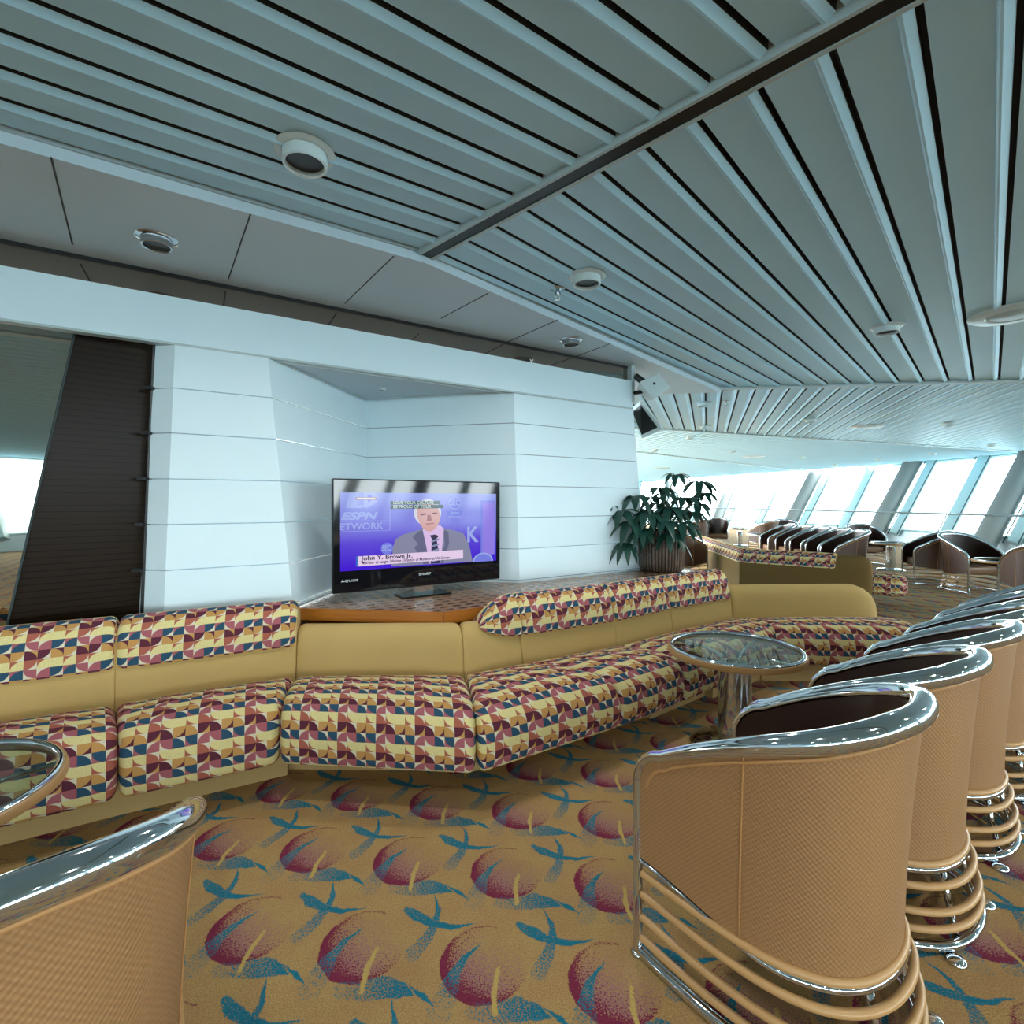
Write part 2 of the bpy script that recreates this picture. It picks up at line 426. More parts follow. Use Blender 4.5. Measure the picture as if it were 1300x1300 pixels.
A1 = P(0, 161, ZT)
dA = (S0-A1).normalized()
Aend = S0-dA*8
e2 = P(1120, 0, ZT); dS = (e2-S0).normalized(); Send = S0+dS*16
def ang_of(px): return math.atan2(650, px-650)
def phase_of(px, py, ang, z=ZT):
    p = P(px, py, z); return p.dot(Vector((-math.sin(ang), math.cos(ang), 0)))
aB = ang_of(1259); phB = phase_of(1232, 480, aB)
ph2 = phase_of(1198, 480, aB); ph3 = phase_of(1166, 480, aB); ph4 = phase_of(1076, 482, aB)
print('B pitches', ph2-phB, ph3-ph2, ph4-ph3)
aA = math.atan2(dA.y, dA.x)
phs = [phase_of(a, b, aA) for a, b in ((554, 302.5), (581.7, 288), (612, 266.5), (644, 248.5))]
print('A phases', phs, phase_of(540, 320, aA))
aC = ang_of(898); print('C', [phase_of(a, 496, aC) for a in (855, 874, 894, 914, 934, 956, 980, 1002)])
print('A ang', math.degrees(aA), 'B', math.degrees(aB), 'C', math.degrees(aC), S0, A1)
pB = (13.45, 4.0+2.05*.1247); pBl = (2.31, 5.65)
PA = .16
plank_section([S0[:2], Aend[:2], (-7.1, -13.2), (11.2, -13.2), Send[:2]], aA, PA, 2.228)
plank_section([S0[:2], Send[:2], (13.5, -8.4), (13.5, 4.25), pBl], aB, .19, -.045)
plank_section([(.5, 5.875), (13.5, 4.25), (13.5, 13.06), (.5, 8.0)], aC, .175, .03)
aD = math.atan2(650, -175)
plank_section([(.5, 8.0), (13.5, 13.06), (13.5, 22.35), (.5, 10.4)], aD, .18, 0)
aE = aD+.35
plank_section([(.5, 10.4), (13.5, 22.35), (13.5, 33.4), (.5, 33.4)], aE, .18, 0)
def stripbar(a, b, w, z0, z1, mat, nm):
    q = MB(); a = Vector((a[0], a[1], 0)); b = Vector((b[0], b[1], 0)); d = (b-a).normalized(); n = Vector((-d.y, d.x, 0))*w/2
    q.prism([(a-n), (b-n), (b+n), (a+n)], z0, z1); return setp(q.build(nm, mat), kind='structure')
n_ = Vector((-dS.y, dS.x, 0))
stripbar(S0, Send, .062, ZT-.022, ZT+.04, M['stripdark'], 'trim_101')
stripbar(S0+n_*.038, Send+n_*.038, .014, ZT-.027, ZT+.03, M['trimpaint'], 'trim_102')
stripbar(S0-n_*.038, Send-n_*.038, .014, ZT-.027, ZT+.03, M['trimpaint'], 'trim_103')
stripbar((1.0, 5.81), (13.4, 4.27), .07, ZT-.025, ZT+.04, M['trimpaint'], 'trim_104')
stripbar((.5, 8.0), (13.4, 13.03), .05, ZT-.022, ZT+.04, M['trimpaint'], 'trim_105')
stripbar((.5, 10.4), (13.4, 22.25), .06, ZT-.022, ZT+.04, M['trimpaint'], 'trim_106')
# soffit (smooth panels) between planks and the wall
ZF = 2.505
FD = Vector((.836, .549, 0)); FN = Vector((.549, -.836, 0))     # wall direction, outward (toward the room)
F0 = Vector((-2.31, 2.31, 0))
def fl(t, off=0): v = F0+FD*t+FN*off; return (v.x, v.y)
sof = MB()
so = [Aend[:2], S0[:2], pBl, (1.0, 5.83), (1.0, 9), (-7, 9)]
sof.prism(so, ZF, ZF+.1)
setp(sof.build('ceiling', M['soffit']), kind='structure')
for (a, b) in ((Aend, S0), (S0, Vector((2.31, 5.65, 0)))):
    stripbar(a, b, .022, ZT-.012, ZT+.02, M['trimpaint'], 'trim_110')
# seams of the soffit panels
for a, b in (((65, 200), (92, 310)), ((318, 272), (290, 354)), ((500, 325), (438, 385)), ((620, 372), (560, 404)), ((708, 406), (640, 436)), ((775, 436), (700, 464))):
    pa, pb = P(a[0], a[1], ZF), P(b[0], b[1], ZF); e = (pb-pa)*.15
    q = MB(); q.tube([pa+Vector((0, 0, .0)), pb+e*.0], .0035, 4); setp(q.build('trim_120', M['ceil_gap']), kind='structure')

# ------------------------------------------------------------------ white wall with piers and niche
ZN, ZC = 2.13, .68
top = [(-1.872, 2.69), (-1.758, 2.672), (-1.39, 2.914), (-1.18, 4.15), (.012, 3.854), (1.075, 4.545), (1.08, 9)]
bas = [(-1.975, 2.71), (-1.826, 2.682), (-1.296, 3.03), (-1.165, 4.15), (.06, 3.91), (1.215, 4.665), (1.24, 9)]
def plan(z):
    t = (ZN-z)/(ZN-ZC); return [(lerp(a[0], b[0], t), lerp(a[1], b[1], t)) for a, b in zip(top, bas)]
gz = [2.13, 1.895, 1.66, 1.42, 1.18, .94, .70, .46, .22, 0]
w = MB()
def band(z0, z1, inset, k):
    p0, p1 = plan(z0), plan(z1); n = len(p0)
    def ins(pp):
        out = []
        for i in range(n):
            a = Vector(pp[max(0, i-1)]); b = Vector(pp[min(n-1, i+1)]); c = Vector(pp[i])
            d = Vector((0, 0))
            if i > 0: d += (c-a).normalized()
            if i < n-1: d += (b-c).normalized()
            d.normalize(); out.append((c.x-d.y*inset, c.y+d.x*inset))
        return out
    p0, p1 = ins(p0), ins(p1)
    v = [(a, b, z0) for a, b in p0]+[(a, b, z1) for a, b in p1]
    w.add(v, [(i, i+1, n+i+1, n+i) for i in range(n-1)], k=k)
for a, b in zip(gz[:-1], gz[1:]):
    band(a-.003, b+.003, 0, 0)
    band(a+.0045, a-.0045, .010, 1)
    # little lips
pass
w.add([(a, b, 2.6) for a, b in ((1.10, 4.6), (1.24, 9), (-2.2, 9), (-2.2, 3.2))]+[(a, b, 0) for a, b in ((1.10, 4.6), (1.24, 9), (-2.2, 9), (-2.2, 3.2))], [(1, 2, 6, 5)])
wl = w.build('wall_left', None, mats=[M['wall'], M['groove']]); setp(wl, kind='structure')
# fascia
fa = MB(); L_ = 4.045
fa.prism([fl(-4, 0), fl(L_, 0), fl(L_, -.05), fl(-4, -.05)], ZN, 2.368)
fa.prism([fl(-4, -.05), fl(L_, -.05), fl(L_, -.5), fl(-4, -.5)], 2.34, 2.368)
setp(fa.build('wall_fascia', M['wall']), kind='structure')
fa = MB(); fa.prism([fl(-4, .002), fl(L_, .002), fl(L_, -.055), fl(-4, -.055)], ZN-.012, ZN); setp(fa.build('trim_130', M['trimpaint']), kind='structure')
# bronze mirror band above
bmr = MB(); bmr.prism([fl(-4, -.05), fl(L_-.02, -.05), fl(L_-.02, -.09), fl(-4, -.09)], 2.36, ZF)
setp(bmr.build('wall_mirror_band', M['bronze']), kind='structure')
bmr = MB(); bmr.prism([fl(-4, -.045), fl(L_-.01, -.045), fl(L_-.01, -.06), fl(-4, -.06)], ZF-.02, ZF); setp(bmr.build('trim_131', M['black']), kind='structure')
bmr = MB(); bmr.prism([fl(L_-.02, .0), fl(L_+.02, .0), fl(L_+.02, -.3), fl(L_-.02, -.3)], ZN+.05, ZF); setp(bmr.build('trim_134', M['trimpaint']), kind='structure')
# niche ceiling
nc = MB(); nc.prism([fl(1.02, -.01), fl(2.9, -.01), (.05, 4.3), (-1.25, 4.35)], ZN-.004, ZN+.03); setp(nc.build('ceiling', M['soffit']), kind='structure')
nc = MB()
fp = [Vector((*fl(1.16, -.05), ZN-.008)), Vector((*fl(2.72, -.05), ZN-.008))]
nc.tube([fp[0], fp[1]], .008, 4); nc.tube([fp[0], Vector((-1.17, 4.1, ZN-.008)), fp[1]], .006, 4); setp(nc.build('trim_132', M['white_plastic']), kind='structure')

# smoked mirror panels at the far left
def onplane(px, py, off):      # where a sight line meets the vertical plane of the wall, set back by off
    r = (px-650)/650; q0 = F0+FN*off
    t = q0.dot(FN)/Vector((r, 1, 0)).dot(FN); return Vector((r*t, t, H-(py-637)/650*t))
sm = MB()
m0 = onplane(97, 415, -.13); m1 = onplane(8, 800, -.13)
dirn = (m1-m0)
m1b = m0+dirn*((m0.z)/(m0.z-m1.z))
lt = Vector((*fl(-3.2, -.13), m0.z+.1)); lb = Vector((*fl(-3.2, -.13), 0))
m0t = m0+(m0-m1).normalized()*.12
sm.add([m0t, lt, lb, m1b], [(0, 1, 2, 3)])
setp(sm.build('wall_mirror_left', M['smoked']), kind='structure')
pr = [Vector((-1.915, 2.80, 2.16)), Vector((-2.02, 2.82, 0))]
sm = MB(); sm.add([m0t, m1b, pr[1], pr[0]], [(0, 1, 2), (0, 2, 3)])
setp(sm.build('wall_dark_panel', M['darkpanel']), kind='structure')
sm = MB(); sm.tube([m0t+FN*.01, m1b+FN*.01], .005, 6); setp(sm.build('trim_133', M['gasket']), kind='structure')
sm = MB()
sm.tube([Vector((-1.885, 2.71, 2.14)), Vector((-1.99, 2.72, 0))], .022, 4)
setp(sm.build('trim_135', M['black']), kind='structure')
for z in gz[:6]:
    p = plan(z)[0]; q = MB(); q.box((p[0]-.035, p[1]-.03, z-.008), (p[0]+.012, p[1]-.004, z+.008)); setp(q.build('trim_136', M['black']), kind='structure')

# ------------------------------------------------------------------ counter
ct_front = [P(387, 772, ZC), P(563, 777, ZC), P(606, 771, ZC)]
ct = [(-1.45, 2.93), ct_front[0][:2], ct_front[1][:2], ct_front[2][:2], (.45, 3.46), (.95, 3.87), (1.5, 4.25), (1.62, 4.5), (1.58, 4.95), (1.0, 5.0), (.9, 4.5), (.07, 3.93), (-1.15, 4.2), (-1.28, 3.05)]
root = thing('corner_counter', (-.4, 3.3, 0), 'wood-edged counter with inlaid square tiles in the wall niche, under the television', 'counter')
q = MB(); q.prism(ct, ZC-.022, ZC); q.build('countertop', M['mosaic'], root, off=(-.4, 3.3, 0))
def shrink(poly, s):
    cx = sum(p[0] for p in poly)/len(poly); cy = sum(p[1] for p in poly)/len(poly); return [(cx+(p[0]-cx)*s, cy+(p[1]-cy)*s) for p in poly]
q = MB()
ed = [ct[0], ct[1], ct[2], ct[3], ct[4], ct[5], ct[6], ct[7], ct[8]]
for i in range(len(ed)-1):
    a, b = Vector(ed[i]).to_3d(), Vector(ed[i+1]).to_3d(); d = (b-a).normalized(); n = Vector((d.y, -d.x, 0))
    q.prism([a-d*.004, b+d*.004, b+n*.02+d*.006, a+n*.02-d*.006], ZC-.066, ZC+.002)
q.build('wooden_edge', M['wood'], root, off=(-.4, 3.3, 0))
q = MB(); q.prism([(-1.25, 3.1), (-.9, 3.12), (-.35, 3.02), (.0, 3.25), (.8, 3.95), (1.35, 4.4), (1.3, 4.8), (1.0, 4.8), (.9, 4.55), (.08, 3.95), (-1.1, 4.1)], 0, ZC-.02); q.build('counter_body', M['wood'], root, off=(-.4, 3.3, 0))

# ------------------------------------------------------------------ sofa sections
J = [Vector(p) for p in ((-2.42, 1.90), (-1.775, 2.285), (-1.125, 2.66), (-.248, 2.683), (.066, 2.868), (.663, 3.214), (1.129, 3.58), (1.72, 3.98), (2.93, 4.03))]
Fp = [Vector(p) for p in ((-2.14, 1.55), (-1.5, 1.952), (-1.013, 2.21), (-.14, 2.118), (.571, 2.578), (.993, 2.909), (1.45, 3.27), (1.869, 3.594), (2.90, 3.50))]
def mitres(J):
    out = []
    for i in range(len(J)):
        ns = []
        if i > 0: d = (J[i]-J[i-1]).normalized(); ns.append(Vector((-d.y, d.x)))
        if i < len(J)-1: d = (J[i+1]-J[i]).normalized(); ns.append(Vector((-d.y, d.x)))
        if len(ns) == 1: out.append(ns[0])
        else: out.append((ns[0]+ns[1])/(1+ns[0].dot(ns[1])))
    return out
MT = mitres(J)
def loft(name, prof, pos, mat, parent, off, width, er_l=.05, er_r=.05, ns=14, uvw=None, v0=0, uoff=0, closed=True, shrinkc=None, puff=0):
    """prof: list of (d,z) closed loop; pos(s,d)->xy ; rounded ends"""
    cx = sum(p[0] for p in prof)/len(prof) if shrinkc is None else shrinkc[0]; cz = sum(p[1] for p in prof)/len(prof) if shrinkc is None else shrinkc[1]
    ss = []
    K = 5
    for i in range(K): ss.append((er_l/width*(1-math.cos(math.pi/2*i/K)), math.sin(math.pi/2*i/K), er_l))
    a = er_l/width; b = 1-er_r/width
    for i in range(ns+1): ss.append((a+(b-a)*i/ns, 1, .05))
    for i in range(K-1, -1, -1): ss.append((1-er_r/width*(1-math.cos(math.pi/2*i/K)), math.sin(math.pi/2*i/K), er_r))
    arc = [0]
    for p, q_ in zip(prof, prof[1:]+prof[:1]): arc.append(arc[-1]+math.hypot((q_[0]-p[0])*(uvw or 1), q_[1]-p[1]))
    V = []; UV = []; n = len(prof)
    xsz = max(p[1] for p in prof)-min(p[1] for p in prof)
    for (s, k, er) in ss:
        kk = 1-(1-k)*min(1, er*2/xsz)*1.0
        for j, (d, z) in enumerate(prof):
            dd = cx+(d-cx)*kk; zz = cz+(z-cz)*kk
            if puff and z > cz: zz += puff*math.sin(math.pi*s)**.6*max(0, math.sin(math.pi*min(1, max(0, d))))
            xy = pos(s, dd); V.append((xy.x, xy.y, zz))
            wl_ = (pos(1, d)-pos(0, d)).length
            UV.append(((s-.5)*wl_+uoff, v0-arc[j]))
    Fc = []
    N = len(ss)
    # split the seam column so the UV does not wrap: duplicate first profile vertex
    V2 = []; UV2 = []
    for i in range(N):
        V2 += V[i*n:(i+1)*n]+[V[i*n]]; UV2 += UV[i*n:(i+1)*n]+[(UV[i*n][0], v0-arc[-1])]
    n2 = n+1
    for i in range(N-1):
        for j in range(n): Fc.append((i*n2+j, i*n2+j+1, (i+1)*n2+j+1, (i+1)*n2+j))
    Fc.append(tuple(range(n))); Fc.append(tuple((N-1)*n2+j for j in range(n)))
    return mk(name, V2, Fc, mat, parent, True, UV2, off, autosm=70)
seat_prof = catmull([(-.02, .20), (-.02, .34), (.02, .392), (.2, .41), (.45, .418), (.7, .415), (.87, .395), (.965, .345), (1.0, .27), (.985, .195), (.93, .155), (.8, .15), (.3, .15), (.03, .16)], 3, True)
backlow = catmull([(0, .30), (.004, .40), (.018, .48), (.035, .55), (.06, .60), (.10, .63), (.145, .633), (.19, .61), (.225, .56), (.235, .45), (.235, .25), (.235, .06), (.12, .05), (.02, .06)], 3, True)
backhi = catmull([(0, .30), (.004, .40), (.015, .48), (.03, .58), (.05, .66), (.09, .72), (.14, .738), (.19, .72), (.225, .66), (.235, .5), (.235, .25), (.235, .06), (.12, .05), (.02, .06)], 3, True)
padp = [(.012, .548), (.018, .60), (.035, .665), (.075, .735), (.14, .764), (.205, .742), (.245, .67), (.252, .58)]
padi = [(.235, .58), (.22, .66), (.185, .715), (.14, .735), (.09, .715), (.055, .655), (.035, .59), (.03, .552)]
padprof = catmull(padp, 3)+catmull(padi, 2)
def sofa_section(i, label, pad=False, erR=.05, erL=.05, uoff=0, seat=True):
    c = (J[i]+J[i+1]+Fp[i]+Fp[i+1])/4; off = (c.x, c.y, 0)
    t = thing('sofa_section', off, label, 'sofa', 'sections of the long banquette sofa')
    wB = (J[i+1]-J[i]).length; wF = (Fp[i+1]-Fp[i]).length
    def pseat(s, d):
        a = J[i].lerp(J[i+1], s); b = Fp[i].lerp(Fp[i+1], s); return a.lerp(b, d)
    depth = ((J[i]+J[i+1])/2-(Fp[i]+Fp[i+1])/2).length
    loft('seat_cushion', seat_prof, pseat, M['fabric'], t, off, max(wF, wB), .04, .04, uvw=depth, v0=.9, uoff=uoff, puff=.022)
    def pback(s, d):
        a = J[i].lerp(J[i+1], s); m_ = MT[i].lerp(MT[i+1], s); return a+m_*d
    loft('backrest', backhi if pad else backlow, pback, M['yellow'], t, off, wB, erL if not pad else .02, erR if not pad else .02, v0=1)
    if pad: loft('headrest_cover', padprof, pback, M['fabric'], t, off, wB, .035, .035, v0=1.3, uoff=uoff+.1, shrinkc=(.13, .62))
    pd = (.5, .5, .38, .40, .42, .5, .62, .66)[i]
    q = MB(); p = [pseat(.0, pd), pseat(1.0, pd), pseat(1.0, .02), pseat(0.0, .02)]
    q.prism([(a.x, a.y) for a in p], 0, .153); q.build('plinth', M['plinth'], t, off=off)
    return t
sofa_section(0, 'patterned sofa section with headrest at far left, cut by the picture edge', True)
sofa_section(1, 'patterned sofa section with headrest left of the wooden counter, in front of the white pier', True, uoff=.02)
sofa_section(2, 'plain-backed corner sofa section directly in front of the television counter', False, .04, .04)
WEDGE = sofa_section(3, 'wide wedge-shaped corner sofa section with short plain back, right of the television section', False, .03, .03)
def pad_wing(t, off):
    V = []; UV = []; n_ = len(padprof); K_ = 10; F_ = []
    for k_ in range(K_+1):
        u_ = k_/K_; s_ = .30+.70*u_; rise = math.sin(u_*math.pi/2)**.7; a = J[3].lerp(J[4], s_); m_ = MT[3].lerp(MT[4], s_); arc = 0; pv = None
        for (d, z) in padprof+[padprof[0]]:
            zz = lerp(.625+(z-.66)*.12, z, rise) if z < .66 else lerp(.625, z, rise)
            dd = lerp(.12+(d-.13)*.62, d, rise)
            if pv: arc += math.hypot(d-pv[0], z-pv[1])
            pv = (d, z); xy = a+m_*dd; V.append((xy.x, xy.y, zz)); UV.append((s_*.364+.11, 1.3-arc))
    w_ = n_+1
    for k_ in range(K_):
        for j in range(n_): F_.append((k_*w_+j, k_*w_+j+1, (k_+1)*w_+j+1, (k_+1)*w_+j))
    F_ += [tuple(range(n_)), tuple(K_*w_+j for j in range(n_))]
    mk('headrest_cover', V, F_, M['fabric'], t, True, UV, off, autosm=70)
_c = (J[3]+J[4]+Fp[3]+Fp[4])/4; pad_wing(WEDGE, (_c.x, _c.y, 0))
sofa_section(4, 'patterned sofa section with long headrest, right of the wedge-shaped corner section', True)
sofa_section(5, 'middle patterned sofa section behind the round glass table', True)
sofa_section(6, 'patterned sofa section with headrest in front of the potted plant', True)
sofa_section(7, 'end sofa section with long plain rounded back, facing the camera', False, .22, .04)

# second sofa, back towards us
K = [Vector(p) for p in ((4.30, 6.12), (3.13, 7.05), (3.55, 9.9))]
MK = mitres(K)      # normals point away from the seat side: flip for this one
def sofa_back(i, label, pad_to=1.0):
    a0, a1 = K[i], K[i+1]; c = (a0+a1)/2; off = (c.x, c.y, 0)
    t = thing('sofa_section', off, label, 'sofa', 'sections of the sofa turned away')
    wB = (a1-a0).length
    def pb(s, d): return K[i].lerp(K[i+1], s)-MK[i].lerp(MK[i+1], s)*(d-.24)
    def ps(s, d): return K[i].lerp(K[i+1], s)+MK[i].lerp(MK[i+1], s)*(.24+d*.5)*(-1)*-1
    return t, off, wB, pb, ps
def build_back(i, label, s0, erA, erB):
    a0, a1 = K[i], K[i+1]; c = (a0+a1)/2; off = (c.x, c.y, 0)
    t = thing('sofa_section', off, label, 'sofa', 'sections of the sofa turned away')
    wB = (a1-a0).length; sg = 1 if True else -1
    sd = -1    # the seat lies on the right-hand side of K
    nrm = lambda s: MK[i].lerp(MK[i+1], s)*sd
    def pb(s, d): return K[i].lerp(K[i+1], s)+nrm(s)*(.235-d)
    def ps(s, d): return K[i].lerp(K[i+1], s)+nrm(s)*(.235+d*.46)
    loft('backrest', backhi if s0 < 0 else backlow, pb, M['shaded_oliveback'], t, off, wB, erA, erB, v0=1)
    if s0 >= 0:
        def pp(s, d): return pb(s0+(1-s0)*s, d)
        hi = [(d, z-.11) for d, z in padprof]
        loft('headrest_cover', hi, pp, M['fabric'], t, off, wB*(1-s0), .05, .01, v0=1.3, shrinkc=(.13, .56))
    else: loft('headrest_cover', padprof, pb, M['fabric'], t, off, wB, .01, .01, v0=1.3, shrinkc=(.13, .62))
    ex = .26 if s0 > 0 else 0
    def ps2(s, d): return ps(s*(1+ex)-ex, d)
    loft('seat_cushion', seat_prof, ps2, M['fabric'], t, off, wB, .08, .045, uvw=.46, v0=.9)
    if s0 > 0:
        q = MB(); a = ps(.03, .0); b = ps(.085, .0); c2 = ps(.085, -.2); d2 = ps(.03, -.2); q.prism([(v_.x, v_.y) for v_ in (a, b, c2, d2)], 0, .2); q.build('leg', M['tan_rail'], t, off=off)
    q = MB(); p = [ps(.12 if s0 > 0 else .05, .6), ps(1, .6), ps(1, -.2), ps(.12 if s0 > 0 else .05, -.2)]; q.prism([(a.x, a.y) for a in p], 0, .16); q.build('plinth', M['plinth'], t, off=off)
    return t
build_back(0, 'olive-backed sofa section with patterned headrest, turned away behind the end section', .24, .14, .01)
build_back(1, 'dark-backed sofa section running away beside the potted plant', 0, .01, .05)

# ------------------------------------------------------------------ television
tb0, tb1 = Vector((-1.08, 3.08)), Vector((-.086, 3.71))
td = (tb1-tb0).normalized(); tw = (tb1-tb0).length; ta = math.atan2(td.y, td.x)
tc = (tb0+tb1)/2
tv = thing('television', (tc.x, tc.y, ZC), 'large black flat television showing a grey-suited speaker, on the corner counter', 'television', rz=ta)
TH = .70; zb = .062
def shape(pts, y, name, mat, par):      # flat shape on the screen, pts in (x,z)
    return mk(name, [(a, y, b) for a, b in pts], [tuple(range(len(pts)))], mat, par)
q = MB(); q.box((-tw/2, 0, zb), (tw/2, .035, zb+TH)); q.box((-tw/2+.12, .03, zb+.08), (tw/2-.12, .085, zb+TH-.12))
o = q.build('casing', newmat('television_gloss_black', (.006, .006, .008, 1), .05, 0, .5), tv)
bv = o.modifiers.new('b', 'BEVEL'); bv.width = .008; bv.segments = 3
q = MB(); q.box((-.17, -.07, .001), (.17, .10, .012)); o = q.build('stand', M['darkglass'], tv); bv = o.modifiers.new('b', 'BEVEL'); bv.width = .005; bv.segments = 2
q = MB(); q.box((-.07, .01, .01), (.07, .045, zb+.01)); q.build('stand_neck', M['chrome'], tv)
# picture area
x0, x1 = -tw/2+.045, tw/2-.035; z0, z1 = zb+.135, zb+TH-.085
def uvp(u, v): return (x0+(x1-x0)*u, z1-(z1-z0)*v)
def emis(name, col, st=.52):
    m = bpy.data.materials.new(name); m.use_nodes = True; b = m.node_tree.nodes['Principled BSDF']
    b.inputs['Base Color'].default_value = (.01, .01, .01, 1); b.inputs['Roughness'].default_value = .08; b.inputs['Specular IOR Level'].default_value = .22
    b.inputs['Emission Color'].default_value = col; b.inputs['Emission Strength'].default_value = st; return m
scm = emis('screen_picture', (0, 0, 0, 1)); E.nt = scm.node_tree
gx, gy, gz_ = sep(coords('Object'))
vv = ((z1-gz_)/(z1-z0)).clamp()
band_ = (1-((vv-.42).abs()*5).clamp())
cc = mixc((vv*1.5).clamp(), rgb(150, 165, 238), rgb(104, 84, 226)); cc = mixc((vv*2.2-1.1).clamp(), cc, rgb(66, 14, 216)); cc = mixc(band_*.25, cc, rgb(150, 150, 235))
E.nt.links.new(cc.v, E.nt.nodes['Principled BSDF'].inputs['Emission Color'])
scr = shape([uvp(0, 0), uvp(1, 0), uvp(1, 1), uvp(0, 1)], -.0015, 'screen', scm, tv)
SE = {k: emis('picture_'+k, c) for k, c in dict(suit=rgb(138, 140, 168), suitd=rgb(104, 106, 138), shirt=rgb(226, 196, 240), skin=rgb(218, 170, 168), skind=rgb(170, 112, 118), hair=rgb(222, 224, 236), tie=rgb(52, 50, 84), tiel=rgb(140, 150, 190), logo=rgb(160, 176, 240), logod=rgb(122, 130, 232), bar=rgb(238, 214, 244), ink=rgb(36, 30, 60), cap=rgb(60, 92, 98), capt=rgb(214, 226, 220), blue=rgb(40, 110, 200), pale=rgb(150, 128, 236)).items()}
lay = [-.0022]
def pic(name, pts, mat):
    lay[0] -= .00012; return shape([uvp(a, b) for a, b in pts], lay[0], name, SE[mat], scr)
def ell(cx, cy, rx, ry, n=28, a0=0, a1=2*math.pi): return [(cx+rx*math.cos(a0+(a1-a0)*i/n), cy+ry*math.sin(a0+(a1-a0)*i/n)) for i in range(n)]
def text(name, s, u, v, size, mat, sx=1.0, bold=0.0, shear=0, par=None, ali='LEFT', y=None):
    cu = bpy.data.curves.new(name, 'FONT'); cu.body = s; cu.size = size; cu.offset = bold; cu.shear = shear; cu.align_x = ali
    to = bpy.data.objects.new(name, cu); COL.objects.link(to)
    dg = bpy.context.evaluated_depsgraph_get(); me = bpy.data.meshes.new_from_object(to.evaluated_get(dg))
    bpy.data.objects.remove(to)
    lay[0] -= .00012
    X_, Z_ = uvp(u, v); yy = lay[0] if y is None else y
    for vt in me.vertices: vt.co = (X_+vt.co.x*sx, yy, Z_+vt.co.y)
    me.materials.clear(); me.materials.append(SE[mat] if isinstance(mat, str) else mat)
    o = bpy.data.objects.new(name, me); COL.objects.link(o); o.parent = par or scr; return o
PH = z1-z0
pic('backdrop_panel', [(.885, .10), (.99, .10), (.99, .90), (.885, .93)], 'logod')
pic('backdrop_panel', [(.90, .13), (.985, .13), (.985, .89), (.90, .92)], 'pale')
pic('backdrop_logo', [(.05, -.0), (.105, 0), (.09, .16), (.14, .16), (.12, .20), (.03, .20)], 'logo')
pic('backdrop_logo', [(.13, .0), (.20, .0), (.215, .06), (.20, .13), (.15, .20), (.13, .20)], 'logo')
pic('backdrop_logo', [(.15, .03), (.175, .03), (.18, .08), (.155, .14)], 'logod')
text('backdrop_lettering', 'ESPN', .0, .345, .062, 'logo', 1.55, .0025, .3)
text('backdrop_lettering', 'ETWORK', -.004, .475, .058, 'logo', 1.1, .001)
for a in ([(.28, 0), (.284, 0), (.284, .50), (.28, .50)], [(0, .365), (.26, .365), (.26, .37), (0, .37)], [(0, .495), (.284, .495), (.284, .50), (0, .50)]): pic('backdrop_line', a, 'logo')
pic('backdrop_badge', ell(.70, .14, .043, .085), 'logo'); pic('backdrop_badge', ell(.70, .14, .038, .075), 'logod')
text('backdrop_lettering', 'SEC', .70, .17, .055, 'logo', .8, .001, 0, None, 'CENTER')
pic('backdrop_badge', [(.65, .25), (.75, .25), (.75, .36), (.65, .36)], 'logod')
text('backdrop_lettering', 'ESPN', .70, .30, .024, 'logo', 1.2, .0005, .2, None, 'CENTER'); text('backdrop_lettering', 'NETWORK', .70, .35, .02, 'logo', 1, .0005, 0, None, 'CENTER')
pic('backdrop_badge', ell(.265, .74, .037, .08), 'logod'); text('backdrop_lettering', 'SEC', .262, .765, .05, 'logo', .75, .001, 0, None, 'CENTER')
text('backdrop_lettering', 'K', .78, .70, .15, 'logo', .9, .004)
pic('backdrop_badge', ell(.90, 1.0, .075, .13, 20, math.pi, 2*math.pi)+[(.975, 1.0)], 'logo'); pic('backdrop_badge', ell(.90, 1.0, .064, .11, 20, math.pi, 2*math.pi)+[(.964, 1.0)], 'logod')
pic('speaker_suit', [(.29, .98), (.30, .72), (.315, .62), (.36, .56), (.47, .50), (.50, .46), (.60, .46), (.62, .49), (.70, .53), (.76, .58), (.80, .75), (.825, .99)], 'suit')
pic('speaker_suit', [(.42, .60), (.45, .54), (.48, .50), (.52, .80), (.53, .98), (.49, .98), (.43, .74), (.455, .70)], 'suitd')
pic('speaker_suit', [(.62, .50), (.655, .55), (.66, .70), (.62, .98), (.59, .98), (.63, .72)], 'suitd')
pic('speaker_shirt', [(.485, .50), (.50, .46), (.60, .45), (.625, .50), (.60, .98), (.53, .98)], 'shirt')
pic('speaker_tie', [(.53, .585), (.565, .575), (.59, .60), (.575, .635), (.60, .98), (.535, .98), (.545, .64)], 'tie')
for k in range(5): pic('speaker_tie', [(.54, .66+k*.07), (.59, .63+k*.07), (.592, .655+k*.07), (.54, .685+k*.07)], 'tiel')
pic('speaker_hair', ell(.517, .27, .088, .185), 'hair')
pic('speaker_face', [(.45, .22), (.47, .17), (.50, .145), (.55, .15), (.58, .19), (.595, .27), (.60, .36), (.585, .44), (.565, .50), (.535, .535), (.505, .52), (.48, .47), (.462, .40), (.45, .32)], 'skin')
pic('speaker_face', [(.47, .285), (.505, .275), (.505, .30), (.47, .31)], 'skind'); pic('speaker_face', [(.545, .27), (.58, .268), (.58, .292), (.545, .295)], 'skind')
pic('speaker_face', [(.515, .30), (.535, .30), (.545, .38), (.51, .385)], 'skind'); pic('speaker_face', [(.505, .42), (.555, .41), (.56, .425), (.505, .435)], 'skind')
pic('speaker_face', [(.475, .295), (.50, .285), (.50, .293), (.475, .303)], 'ink'); pic('speaker_face', [(.55, .277), (.575, .275), (.575, .285), (.55, .285)], 'ink')
